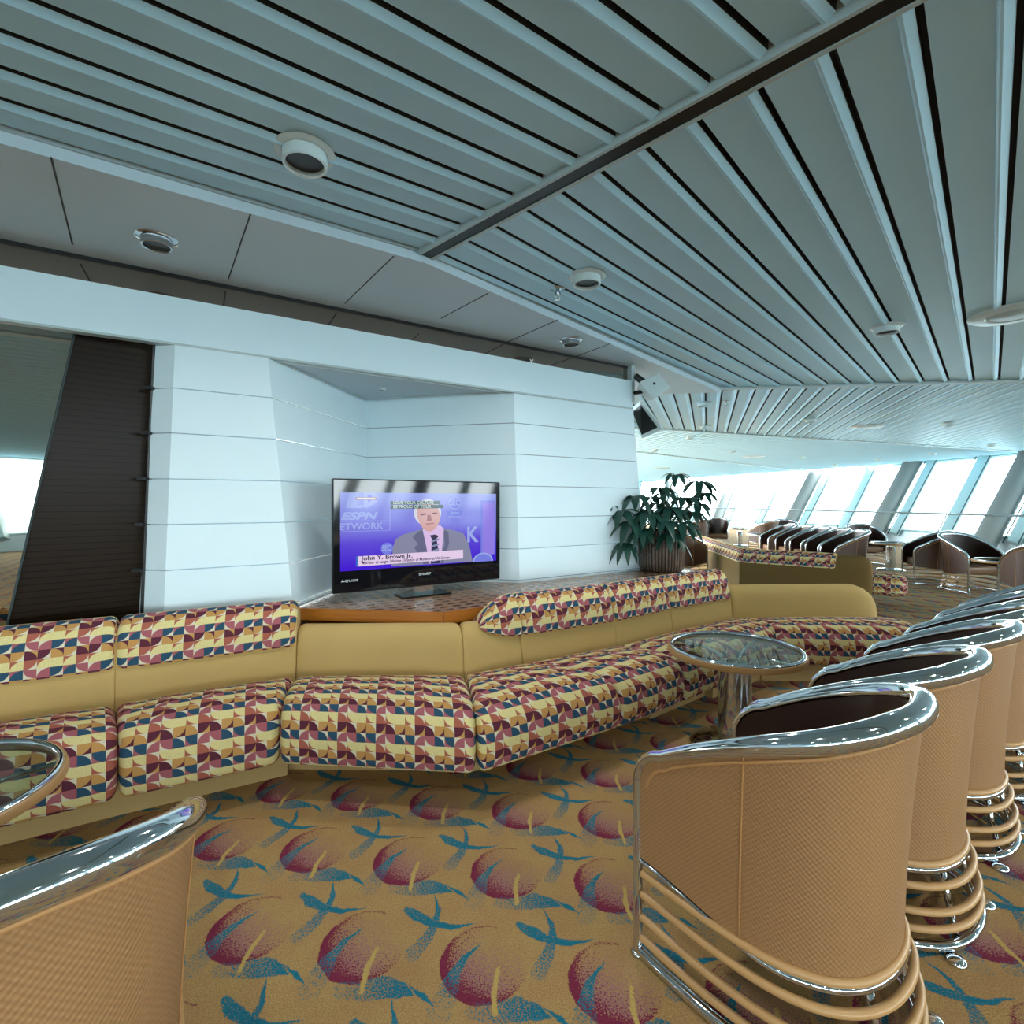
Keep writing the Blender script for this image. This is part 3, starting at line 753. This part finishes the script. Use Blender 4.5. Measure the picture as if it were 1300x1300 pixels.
pic('caption_bar', [(.285, .11), (.60, .105), (.60, .155), (.285, .16)], 'cap'); pic('caption_bar', [(.285, .165), (.62, .16), (.62, .21), (.285, .215)], 'cap')
text('caption_lettering', 'LOVE YOUR CULTURE', .30, .15, .028, 'capt', 1.0, .0004); text('caption_lettering', 'BE PROUD OF YOUR', .30, .205, .028, 'capt', 1.0, .0004)
pic('channel_tag', [(.085, .06), (.20, .06), (.20, .095), (.085, .095)], 'skind'); pic('channel_tag', [(.09, .067), (.195, .067), (.195, .088), (.09, .088)], 'capt')
pic('name_banner', [(.085, .82), (.755, .81), (.755, .935), (.085, .95)], 'bar'); pic('name_banner', [(.085, .82), (.095, .82), (.095, .95), (.085, .95)], 'blue')
text('name_lettering', 'John Y. Brown Jr.', .115, .875, .038, 'ink', 1.25, .0008)
text('name_lettering', 'Member at Large, Lifetime Director of Muhammad Ali Center', .115, .925, .026, 'ink', .92, .0004, .2)
tl = newmat('television_badge', rgb(200, 205, 210), .3, .6)
text('maker_lettering', 'SHARP', .5, 1.13, .022, tl, 1.3, .0004, 0, tv, 'CENTER', -.0008); text('maker_lettering', 'AQUOS', .005, 1.14, .02, tl, 1.5, .0002, 0, tv, 'LEFT', -.0008)

# ------------------------------------------------------------------ planter with schefflera
pc = P(839, 724, ZC); pc = Vector((1.345, 4.63, ZC))
pl = thing('potted_umbrella_plant', pc, 'dark green umbrella plant in a glazed brown pot at the end of the white wall', 'plant')
pm = newmat('glazed_brown_ceramic', rough=.18, spec=.6); E.nt = pm.node_tree
xx, yy, zz_ = sep(coords()); stv = E.m('SINE', E.m('ARCTAN2', yy, xx)*46)*.5+.5
dr = noise(coords(), 9, 3); setcol(pm, mixc((stv*dr*1.4).clamp(), rgb(44, 30, 26), rgb(128, 112, 100))); bumpit(pm, stv, .6, .006)
q = MB(); q.lathe([(.17, 0), (.19, .01), (.205, .05), (.21, .2), (.212, .34), (.216, .365), (.205, .37), (.19, .35), (.0, .345)], n=48); q.build('pot', pm, pl, smooth=True, autosm=40)
q = MB(); q.lathe([(.185, .33), (.0, .345)], n=24); q.build('soil', newmat('soil', rgb(40, 28, 20), .95), pl)
lm = newmat('plant_leaf', rough=.35, spec=.5); E.nt = lm.node_tree; setcol(lm, mixc(noise(coords(), 14, 2), rgb(12, 44, 40), rgb(34, 80, 66)))
st = MB(); lv = MB(); rng = random.Random(5)
def leaflet(base, d, L, wd, droop):
    d = d.normalized(); side = d.cross(Vector((0, 0, 1)))
    if side.length < .1: side = Vector((1, 0, 0))
    side.normalize(); up = side.cross(d).normalized()
    N = 6; v = []
    for i in range(N+1):
        t = i/N; wv = wd*math.sin(math.pi*min(1, t*.95+.04))**.75*(1-.25*t)
        c = base+d*(L*t)+Vector((0, 0, -droop*L*t*t))
        v += [c-side*wv+up*wv*.25, c, c+side*wv+up*wv*.25]
    f = []
    for i in range(N):
        for k_ in (0, 1): f.append((i*3+k_, i*3+k_+1, i*3+k_+4, i*3+k_+3))
    lv.add(v, f)
def umbrella(c, L, n=7, out=None):
    out = out or Vector((0, 0, 0)); a0 = rng.random()*6
    for k_ in range(n):
        a = a0+2*math.pi*k_/n; d = Vector((math.cos(a), math.sin(a), -.25+rng.uniform(-.15, .15)))+out*.4
        pet = c+d.normalized()*L*.18
        lv_d = d.normalized(); leaflet(pet, lv_d, L*rng.uniform(.85, 1.1), L*.235, rng.uniform(.6, 1.15))
targets = []
def tgt(px, py, Yo=0): Yv = pc.y+Yo; return Vector(((px-650)/650*Yv-pc.x, Yo, H-(py-637)/650*Yv-ZC))
for px, py, Yo, L in ((858, 603, 0, .13), (888, 612, .05, .17), (840, 620, -.05, .15), (870, 632, -.1, .16), (893, 626, .1, .13), (830, 632, .05, .15), (850, 645, -.15, .17), (806, 630, -.1, .17), (822, 650, -.2, .18),
                      (842, 660, -.25, .18), (866, 662, -.25, .16), (790, 648, -.15, .17), (780, 650, -.1, .14), (800, 662, -.2, .18), (815, 672, -.25, .15), (795, 688, -.2, .15), (850, 676, -.27, .16), (872, 668, -.15, .15),
                      (835, 640, .12, .16), (862, 648, .1, .16), (878, 650, -.05, .14), (812, 645, .08, .14), (774, 638, -.12, .10), (885, 640, .0, .14), (845, 628, -.12, .14)):
    c = tgt(px, py, Yo); b0 = Vector((rng.uniform(-.07, .07), rng.uniform(-.07, .07), .33))
    mid = b0.lerp(c, .55)+Vector((0, 0, .09)); path = catmull([tuple(b0), tuple(mid), tuple(c)], 5)
    st.tube(path, .0045, 5); umbrella(c, L, rng.choice((7, 8, 9)), (c-b0).normalized())
st.build('stems', newmat('plant_stem', rgb(70, 92, 56), .6), pl, smooth=True)
setp(lv.build('foliage', lm, pl, smooth=True), kind=None)

# ------------------------------------------------------------------ tub chairs
rimU = [(.262, .30), (.275, .20), (.282, .06), (.274, -.06), (.238, -.165), (.165, -.232), (.08, -.262), (0, -.27)]
botU = [(.262, .30), (.262, .18), (.258, .06), (.24, -.06), (.195, -.15), (.135, -.2), (.065, -.224), (0, -.23)]
baseU = [(.262, .30), (.270, .18), (.272, .06), (.262, -.06), (.228, -.16), (.16, -.228), (.08, -.262), (0, -.27)]
def full(U, n=5):
    c = catmull(U, n); return c+[(-x, y) for x, y in reversed(c[:-1])]
def prm(n):            # 0 at front, 1 at back centre
    k_ = (n-1)//2; return [min(i, n-1-i)/k_ for i in range(n)]
BEND = .115
def resamp(U):          # same stations on every U-shaped curve, packed near the front corners
    c = full(U, 8); L = [0]
    for a, b in zip(c[:-1], c[1:]): L.append(L[-1]+math.hypot(b[0]-a[0], b[1]-a[1]))
    out = []
    for p in PARS:
        t = p/2*L[-1]; k_ = 0
        while k_ < len(L)-2 and L[k_+1] < t: k_ += 1
        w_ = (t-L[k_])/max(1e-9, L[k_+1]-L[k_]); out.append((lerp(c[k_][0], c[k_+1][0], w_), lerp(c[k_][1], c[k_+1][1], w_)))
    return out
_h = [BEND/.72*(1-math.cos(math.radians(a))) for a in (0, 15, 30, 45, 60, 75)]
_h += [BEND/.72+(1-BEND/.72)*k_/22 for k_ in range(23)]
PARS = _h+[2-a for a in reversed(_h[:-1])]
def corner(S): return 0 if S >= BEND else BEND-math.sqrt(max(0, BEND*BEND-(BEND-S)**2))
def sstep(t): t = max(0, min(1, t)); return t*t*(3-2*t)
def make_chair(label, group, shellmat='tanvinyl', seatmat='seatbrown'):
    t = thing('tub_chair', (0, 0, 0), label, 'chair', group)
    R = resamp(rimU); B = resamp(botU); n = len(R); T = [min(p, 2-p) for p in PARS]
    SR = [0]
    for i in range(1, n): SR.append(SR[-1]+math.hypot(R[i][0]-R[i-1][0], R[i][1]-R[i-1][1]))
    SR = [min(a, SR[-1]-a) for a in SR]
    zr = [.612+.200*(1-(1-max(0, min(1, (a-.12)/.76)))**1.6) for a in T]; zbm = [.285-.055*sstep(a/.6) for a in T]
    # corner rounding at the front: rim drops into the leg
    def shell(off, name, mat, top_in):
        V = []; UV = []; rows = 9; arc = 0; f = []
        C = []
        for i in range(n):
            if i: arc += math.hypot(R[i][0]-R[i-1][0], R[i][1]-R[i-1][1])
            x1_, y1_ = R[i]; x0_, y0_ = B[i]
            for r in range(rows):
                s = r/(rows-1); e = s**1.6
                x = lerp(x0_, x1_, e); y = lerp(y0_, y1_, e); z = lerp(zbm[i], zr[i]-.006, s)
                z = lerp(zbm[i], zr[i]-corner(SR[i])-.006, s)        # rounded upper front corner
                # inward normal in plan
                a = R[max(0, i-1)]; b = R[min(n-1, i+1)]; dx, dy = b[0]-a[0], b[1]-a[1]; l = math.hypot(dx, dy)
                nx, ny = dy/l, -dx/l
                if nx*x+ny*(y-.1) > 0: nx, ny = -nx, -ny
                V.append((x+nx*off, y+ny*off, z)); UV.append((arc, z))
        for i in range(n-1):
            for r in range(rows-1): f.append((i*rows+r, (i+1)*rows+r, (i+1)*rows+r+1, i*rows+r+1))
        return V, UV, f, rows
    Vo, UVo, fo, rows = shell(-.004, '', None, 0)
    Vi, UVi, fi, _ = shell(.03, '', None, 0)
    mk('outer_shell', Vo, fo, M[shellmat], t, True, UVo)
    q = MB(); si = min(range(n//2), key=lambda i: abs(T[i]-.42))
    for idx in (si, n-1-si): q.tube([Vector(Vo[idx*rows+k_])*1.0+Vector((.0015 if Vo[idx*rows+k_][0] > 0 else -.0015, 0, 0)) for k_ in range(rows)], .0022, 5)
    q.build('seam', M['piping'], t, smooth=True)
    # inner lining incl. lower edge closing
    N0 = len(Vi); V = list(Vi)+[Vo[i*rows] for i in range(n)]+[Vo[k_] for k_ in range(rows)]+[Vo[(n-1)*rows+k_] for k_ in range(rows)]
    f = list(fi)
    for i in range(n-1): f.append((i*rows, (i+1)*rows, N0+i+1, N0+i))
    a0 = N0+n
    for k_ in range(rows-1): f.append((k_, k_+1, a0+k_+1, a0+k_)); f.append(((n-1)*rows+k_, (n-1)*rows+k_+1, a0+rows+k_+1, a0+rows+k_))
    mk('inner_lining', V, f, M['brown'], t, True, autosm=50)
    # rim with legs
    q = MB(); fy = lambda S: .012*max(0, 1-S/BEND)
    leg_ = [(R[0][0], R[0][1]+.012, .0), (R[0][0], R[0][1]+.012, .2), (R[0][0], R[0][1]+.012, .4)]
    path = list(leg_); rad = [.0135, .0135, .0135]
    for i in range(n): path.append((R[i][0], R[i][1]+fy(SR[i]), zr[i]-corner(SR[i]))); rad.append(.0135+.0055*sstep(SR[i]/.2)+.011*sstep((T[i]-.15)/.7))
    path += [(-a, b, c) for a, b, c in reversed(leg_)]; rad += [.0135]*3
    q.tube(path, rad, 14); q.build('rim_tube', M['chrome'], t, smooth=True, autosm=60)
    # piping + chrome line below shell
    q = MB(); q.tube([(B[i][0]*1.01, B[i][1]-.004 if T[i] > .5 else B[i][1], zbm[i]-.010) for i in range(n)], [.006+.006*sstep(T[i]*1.6-.2) for i in range(n)], 8); q.build('lower_tube', M['chrome'], t, smooth=True)
    q = MB()
    pp = []
    for i in range(1, n-1): pp.append((R[i][0]*1.012, R[i][1]-.003*(T[i] > .4)-.02*max(0, 1-SR[i]/BEND), zr[i]-corner(SR[i])-.034))
    q.tube(pp, .0045, 6); q.build('piping', M['piping'], t, smooth=True)
    # tan rails + base
    BU = resamp(baseU)
    for z0_, z1_, mx_ in ((.243, .235, .0), (.182, .182, .5), (.115, .115, .85), (.056, .072, 1.0)):
        q = MB(); pts = []
        for i in range(n):
            x = lerp(B[i][0]*1.015, BU[i][0], mx_); y_ = lerp(B[i][1]-.006, BU[i][1], mx_)
            pts.append((x, y_, lerp(z0_, z1_, sstep(T[i]))))
        q.tube(pts, .0105, 10); q.build('wrapped_rail', M['tan_rail'], t, smooth=True)
    q = MB(); q.tube([(BU[i][0]*1.01, BU[i][1], .018+.006*T[i]) for i in range(n)], .0145, 12); q.build('base_tube', M['chrome'], t, smooth=True)
    for sx in (-1, 1):
        q = MB(); q.tube([(sx*.10, BU[n//2][1]+.03, .02), (sx*.09, B[n//2][1]+.03, .23)], .009, 8); q.build('post', M['chrome'], t, smooth=True)
        q = MB(); q.lathe([(.024, 0), (.028, .004), (.022, .011), (.010, .014)], (sx*.17, -.255, 0), 20); q.build('glide', M['chrome'], t, smooth=True)
        q = MB(); q.lathe([(.019, 0), (.021, .005), (.016, .012)], (sx*.262, .312, 0), 16); q.build('glide', M['chrome_soft'], t, smooth=True)
    # seat
    inn = []
    for i in range(n):
        x, y_ = lerp(B[i][0], R[i][0], .15)*.88, lerp(B[i][1], R[i][1], .15)*.88
        inn.append((x, min(y_, .275)))
    q = MB(); k_ = len(inn)
    prof = [(.97, .27), (1.0, .285), (1.0, .36), (.985, .382), (.93, .392), (.6, .398), (.0, .40)]
    V = []; f = []
    for s, z in prof:
        for x, y_ in inn: V.append((x*s, (y_-.0)*s, z))
    for r in range(len(prof)-1):
        for j in range(k_): f.append((r*k_+j, r*k_+(j+1) % k_, (r+1)*k_+(j+1) % k_, (r+1)*k_+j))
    f.append(tuple(range(k_)))
    mk('seat', V, f, M[seatmat], t, True, autosm=50)
    return t
def copy_tree(o, parent=None):
    c = o.copy(); COL.objects.link(c); c.parent = parent
    for ch in o.children: copy_tree(ch, c)
    return c
first = {}
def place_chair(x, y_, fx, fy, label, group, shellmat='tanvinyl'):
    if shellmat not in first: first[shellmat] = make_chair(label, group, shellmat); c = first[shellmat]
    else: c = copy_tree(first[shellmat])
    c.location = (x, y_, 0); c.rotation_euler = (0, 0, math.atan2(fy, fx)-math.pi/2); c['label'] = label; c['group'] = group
    return c
ROWN = ['nearest tan tub chair of the right-hand row, seen whole from behind', 'second tan tub chair in the right-hand row, just behind the nearest one', 'third tan tub chair in the right-hand row, its back cut by the picture edge',
        'fourth tan tub chair in the right-hand row', 'fifth tan tub chair in the right-hand row, only its chrome rim visible', 'furthest tub chair of the right-hand row, topmost rim at right edge']
for i in range(6):
    place_chair(.759+i*.604*.79, 1.381+i*.604*.613, -.6, .8, ROWN[i], 'tan tub chairs in the right-hand row')
place_chair(-.83, .803, -.6, .8, 'tan tub chair cut off at the lower left corner of the picture', 'tan tub chair at lower left')
FARC = [(6.72, 8.2, -.9, .35, 'dark tub chair turned left beside the windows, left of the one facing the camera'),
        (6.66, 7.52, .05, -1, 'dark tub chair facing the camera near the right edge, seat visible'),
        (6.38, 6.15, .3, 1, 'dark tub chair at the right picture edge, back towards the camera'),
        (7.32, 10.65, -.1, -1, 'dark tub chair facing the camera left of the small distant table'),
        (5.55, 8.45, -.95, .15, 'nearest of the overlapping tub chairs behind the turned-away sofa, tan side showing'),
        (5.62, 9.02, -.95, .15, 'second of the overlapping tub chairs behind the turned-away sofa'),
        (5.65, 9.6, -.95, .15, 'third of the overlapping tub chairs behind the turned-away sofa'),
        (5.68, 10.2, -.95, .15, 'fourth of the overlapping tub chairs behind the turned-away sofa'),
        (5.65, 10.8, -.95, .15, 'furthest of the overlapping tub chairs behind the turned-away sofa'),
        (6.5, 13.1, -.5, .8, 'distant dark tub chair seen from behind, left one of a close pair'),
        (7.2, 13.5, -.3, -1, 'distant dark tub chair facing the camera, right one of a close pair'),
        (5.2, 14.3, -.5, .8, 'distant dark tub chair just right of the potted plant'),
        (5.95, 14.8, -.4, -1, 'distant dark tub chair facing the camera, left of the furthest table'),
        (2.85, 8.6, .9, .4, 'dark tub chair half hidden behind the plant pot')]
for x, y_, fx, fy, lb in FARC: place_chair(x, y_, fx, fy, lb, 'tub chairs by the far windows', 'shaded_brownshell')

# ------------------------------------------------------------------ round glass tables
M['tglass'] = M['glass'].copy(); M['tglass'].name = 'table_glass'
for nd in M['tglass'].node_tree.nodes:
    if nd.type == 'MIX_SHADER': nd.inputs[0].default_value = .2
    if nd.type == 'BSDF_TRANSPARENT': nd.inputs[0].default_value = (.80, .86, .84, 1)
def glass_table(x, y_, label, group=None, near=True):
    t = thing('round_table', (x, y_, 0), label, 'table', group); r = .34; z = .52
    q = MB(); q.lathe([(r-.012, z-.034), (r+.002, z-.034), (r+.006, z-.022), (r+.002, z-.006), (r-.012, z-.006)], n=64); q.f = q.f[:-2]
    q.add([], []); q.build('tan_edge', M['tan_rail'], t, smooth=True, autosm=40)
    q = MB(); q.tube([((r-.014)*math.cos(a), (r-.014)*math.sin(a), z-.004) for a in [2*math.pi*i/64 for i in range(64)]], .011, 10, closed=True); q.build('chrome_ring', M['chrome'], t, smooth=True)
    q = MB(); q.lathe([(r-.02, z-.014), (r-.02, z-.005)], n=64); q.build('glass_top', M['tglass'], t)
    q = MB(); q.lathe([(.083, .02), (.083, .43), (.078, .435)], n=48); q.build('column', M['chrome'], t, smooth=True, autosm=40)
    q = MB(); q.lathe([(.225, .0), (.228, .006), (.20, .018), (.1, .03), (.083, .034)], n=48); q.build('base_dish', M['chrome'], t, smooth=True, autosm=40)
    for k_ in range(4):
        a = math.pi/4+k_*math.pi/2; c, s = math.cos(a), math.sin(a)
        pts = catmull([(c*.06, s*.06, .30), (c*.065, s*.065, .42), (c*.10, s*.10, .475), (c*.20, s*.20, .492), (c*.325, s*.325, .496)], 5)
        q = MB(); q.tube(pts, .008, 8); q.build('arm', M['chrome'], t, smooth=True)
    return t
glass_table(1.193, 2.74, 'round glass table with chrome column in front of the sofa, centre right')
glass_table(-1.62, 1.347, 'round glass table cut off at the left picture edge')
glass_table(6.60, 6.85, 'small round table by the windows at the right edge, beside the chair facing the camera', 'distant round tables')
glass_table(7.25, 9.8, 'small round table beyond the turned-away sofa, before the windows', 'distant round tables')
glass_table(6.75, 15.2, 'furthest small round table, right of the potted plant', 'distant round tables')
glass_table(6.0, 12.3, 'round table top just above the turned-away sofa headrest', 'distant round tables')

# ------------------------------------------------------------------ ceiling fittings
def add_fill_spot(t, dz, watt):  # added fill: spot under an unlit downlight opening, brightens floor and sofas
    l = bpy.data.lights.new('added_fill_spot', 'SPOT'); l.energy = watt; l.spot_size = math.radians(165); l.spot_blend = 1; l.shadow_soft_size = .05; l.color = (1, .98, .945)
    o = bpy.data.objects.new('added_fill_spot', l); COL.objects.link(o); o.parent = t; o.location = (0, 0, dz)
LW = 27
def downlight(px, py, label, z=ZT, R=.105, kind='w', Y=None, fill_watts=0):
    c = px if isinstance(px, Vector) else P(px, py, z); t = thing('ceiling_downlight', c, label, 'light', 'recessed downlights in the ceiling')
    s = R/.105; m_ = M['white_plastic'] if kind == 'w' else M['chrome']
    q = MB(); q.lathe([(.07*s, 0), (.102*s, 0), (.105*s, -.005*s), (.10*s, -.010*s), (.078*s, -.012*s), (.075*s, -.004*s)], n=40); q.build('flange', m_, t, smooth=True, autosm=40)
    q = MB(); q.lathe([(.076*s, .0), (.076*s, -.05*s), (.072*s, -.054*s), (.066*s, -.05*s), (.064*s, 0)], n=40); q.build('collar', m_ if kind == 'w' else M['chrome_soft'], t, smooth=True, autosm=40)
    q = MB(); q.lathe([(.067*s, -.035*s), (.0, -.033*s)], n=32); q.build('lamp_opening', M['black'], t)
    if fill_watts: add_fill_spot(t, -.06*s, fill_watts)
    return t
downlight(387, 192, 'large white downlight at upper left of the planked ceiling', fill_watts=LW)
downlight(745, 350, 'white downlight in the planked ceiling near the sprinkler, above the television niche', fill_watts=LW)
downlight(1126, 414, 'white downlight in the planked ceiling at upper right', fill_watts=LW)
downlight(199, 302, 'chrome downlight in the smooth grey soffit at left', ZF, .085, 'c')
downlight(725, 431, 'chrome downlight in the smooth grey soffit near the wall end', ZF, .085, 'c')
c = downlight(485, 493, 'small white downlight in the ceiling of the television niche', ZN-.004, .035)
far = [(893, 511, 'under the ceiling trim, upper of two in line'), (895, 541, 'under the ceiling trim, lower of two in line'), (1029, 532, 'in the second ceiling field, left of the flat disc'), (1204, 537, 'in the second ceiling field, right of the flat disc'),
       (876, 554, 'just below the second ceiling joint at left'), (830, 571, 'close to the white wall end'), (930, 572, 'left of the flat distant disc'), (1018, 579, 'right of the flat distant disc'), (1016, 594, 'nearest the far windows at centre'),
       (1060, 589, 'above the third far window'), (1115, 583, 'above the fourth far window'), (1184, 575, 'above the bright windows at right'), (1258, 564, 'above the rightmost bright window'), (921, 602, 'above the plant tip')]
for a, b, s in far: downlight(a, b, 'small distant downlight '+s, ZT, .10)
def disc(px, py, R, label):
    t = thing('ceiling_speaker', P(px, py, ZT), label, 'speaker', 'round ceiling speakers')
    q = MB(); q.lathe([(R*.55, -.002), (R, 0), (R*1.0, -.008), (R*.93, -.018), (R*.62, -.022), (R*.58, -.012)], n=48); q.build('ring', M['white_plastic'], t, smooth=True, autosm=40)
    q = MB(); q.lathe([(R*.57, -.012), (R*.5, -.02), (0, -.022)], n=40); q.build('grille', M['trimpaint'], t, smooth=True)
disc(1287, 397, .235, 'large flat round ceiling speaker at the right picture edge')
disc(1100, 541, .25, 'flat round ceiling speaker in the second ceiling field')
disc(957, 579, .3, 'flat round ceiling speaker in the distant ceiling')
disc(840, 594, .3, 'flat round ceiling speaker left above the plant')
def sprinkler(px, py, label):
    t = thing('fire_sprinkler', P(px, py, ZT), label, 'sprinkler', 'fire sprinklers')
    q = MB(); q.lathe([(.042, 0), (.042, -.004), (.02, -.008)], n=24); q.build('escutcheon', M['chrome_soft'], t, smooth=True)
    q = MB(); q.lathe([(.012, 0), (.012, -.03), (.006, -.04), (.004, -.06)], n=12); q.tube([(.013, 0, -.02), (.016, 0, -.045), (0, 0, -.065)], .003, 6); q.tube([(-.013, 0, -.02), (-.016, 0, -.045), (0, 0, -.065)], .003, 6)
    q.lathe([(.018, -.064), (.018, -.067)], n=16); q.build('head', M['chrome_soft'], t, smooth=True)
sprinkler(708, 366, 'chrome sprinkler beside the white downlight in the planked ceiling')
sprinkler(922, 509, 'small sprinkler beyond the ceiling trim')
sprinkler(1181, 567, 'small distant sprinkler near the bright windows')

# ------------------------------------------------------------------ wall-end loudspeaker and tilted screen
e = Vector((*fl(L_, .02), 0))
sp = thing('wall_loudspeaker', (1.13, 4.52, 2.26), 'white angular loudspeaker bracketed to the end of the white wall', 'speaker')
q = MB(); Rm = Matrix.Translation((.10, -.02, .05)) @ Matrix.Rotation(math.radians(-38), 4, 'Y') @ Matrix.Rotation(math.radians(12), 4, 'Z')
v = [Rm @ Vector(p) for p in ((-.10, -.06, -.10), (.10, -.06, -.10), (.10, -.06, .06), (-.10, -.06, .10), (-.07, .10, -.07), (.07, .10, -.07), (.07, .10, .05), (-.07, .10, .07))]
q.add(v, [(0, 1, 2, 3), (4, 5, 6, 7), (0, 1, 5, 4), (1, 2, 6, 5), (2, 3, 7, 6), (3, 0, 4, 7)]); o = q.build('cabinet', M['white_plastic'], sp); bv = o.modifiers.new('b', 'BEVEL'); bv.width = .006; bv.segments = 2
q = MB(); q.add([Rm @ Vector((.0+.012*math.cos(a), -.0605, .01+.012*math.sin(a))) for a in [i*math.pi/8 for i in range(16)]], [tuple(range(16))]); q.build('port', M['black'], sp)
q = MB(); q.tube([(-.04, .03, .16), (.04, .02, .10)], .03, 12); q.tube([(-.08, .03, .0), (.05, .02, .02)], .018, 8); q.build('bracket', M['black'], sp)
tp = thing('tilted_screen', (1.16, 4.62, 1.95), 'tilted white-framed screen at the end of the white wall', 'screen')
def at(px, py, Yv): return Vector(((px-650)/650*Yv-1.16, Yv-4.62, H-(py-637)/650*Yv-1.95))
a, b, c_, d_ = at(813, 508, 4.62), at(841, 545, 4.55), at(815, 557, 4.75), at(800, 520, 4.8)
q = MB(); nrm = (b-a).cross(c_-a).normalized()*.03
q.add([a, b, c_, d_, a+nrm, b+nrm, c_+nrm, d_+nrm], [(0, 1, 2, 3), (4, 5, 6, 7), (0, 1, 5, 4), (1, 2, 6, 5), (2, 3, 7, 6), (3, 0, 4, 7)]); q.build('frame', M['white_plastic'], tp)
cen = (a+b+c_+d_)/4; q = MB(); cv = -(cen+Vector((1.16, 4.62, .65)))
qs = [cen+(p-cen)*.78 for p in (a, b, c_, d_)]; 
o2 = nrm*1.35 if nrm.dot(cv) > 0 else -nrm*.35
q.add([p+o2 for p in qs], [(0, 1, 2, 3)]); q.build('panel', M['stripdark'], tp)

# unseen downlights added outside the frame, with fill spots to brighten the room
for k_, (x, y_) in enumerate(((-.3, -.1), (1.7, .1), (3.6, 1.2), (5.2, 3.0), (-2.6, .4), (-1.6, -1.7), (.7, -1.9), (2.8, -1.6), (5.2, -.6), (-3.6, -1.4), (7.2, 1.4), (-4.2, -3.2), (-.6, -3.8), (2.2, -4))):
    downlight(Vector((x, y_, ZT)), 0, 'added unseen white ceiling downlight behind the camera', fill_watts=LW)['group'] = 'added fill downlights behind the camera'
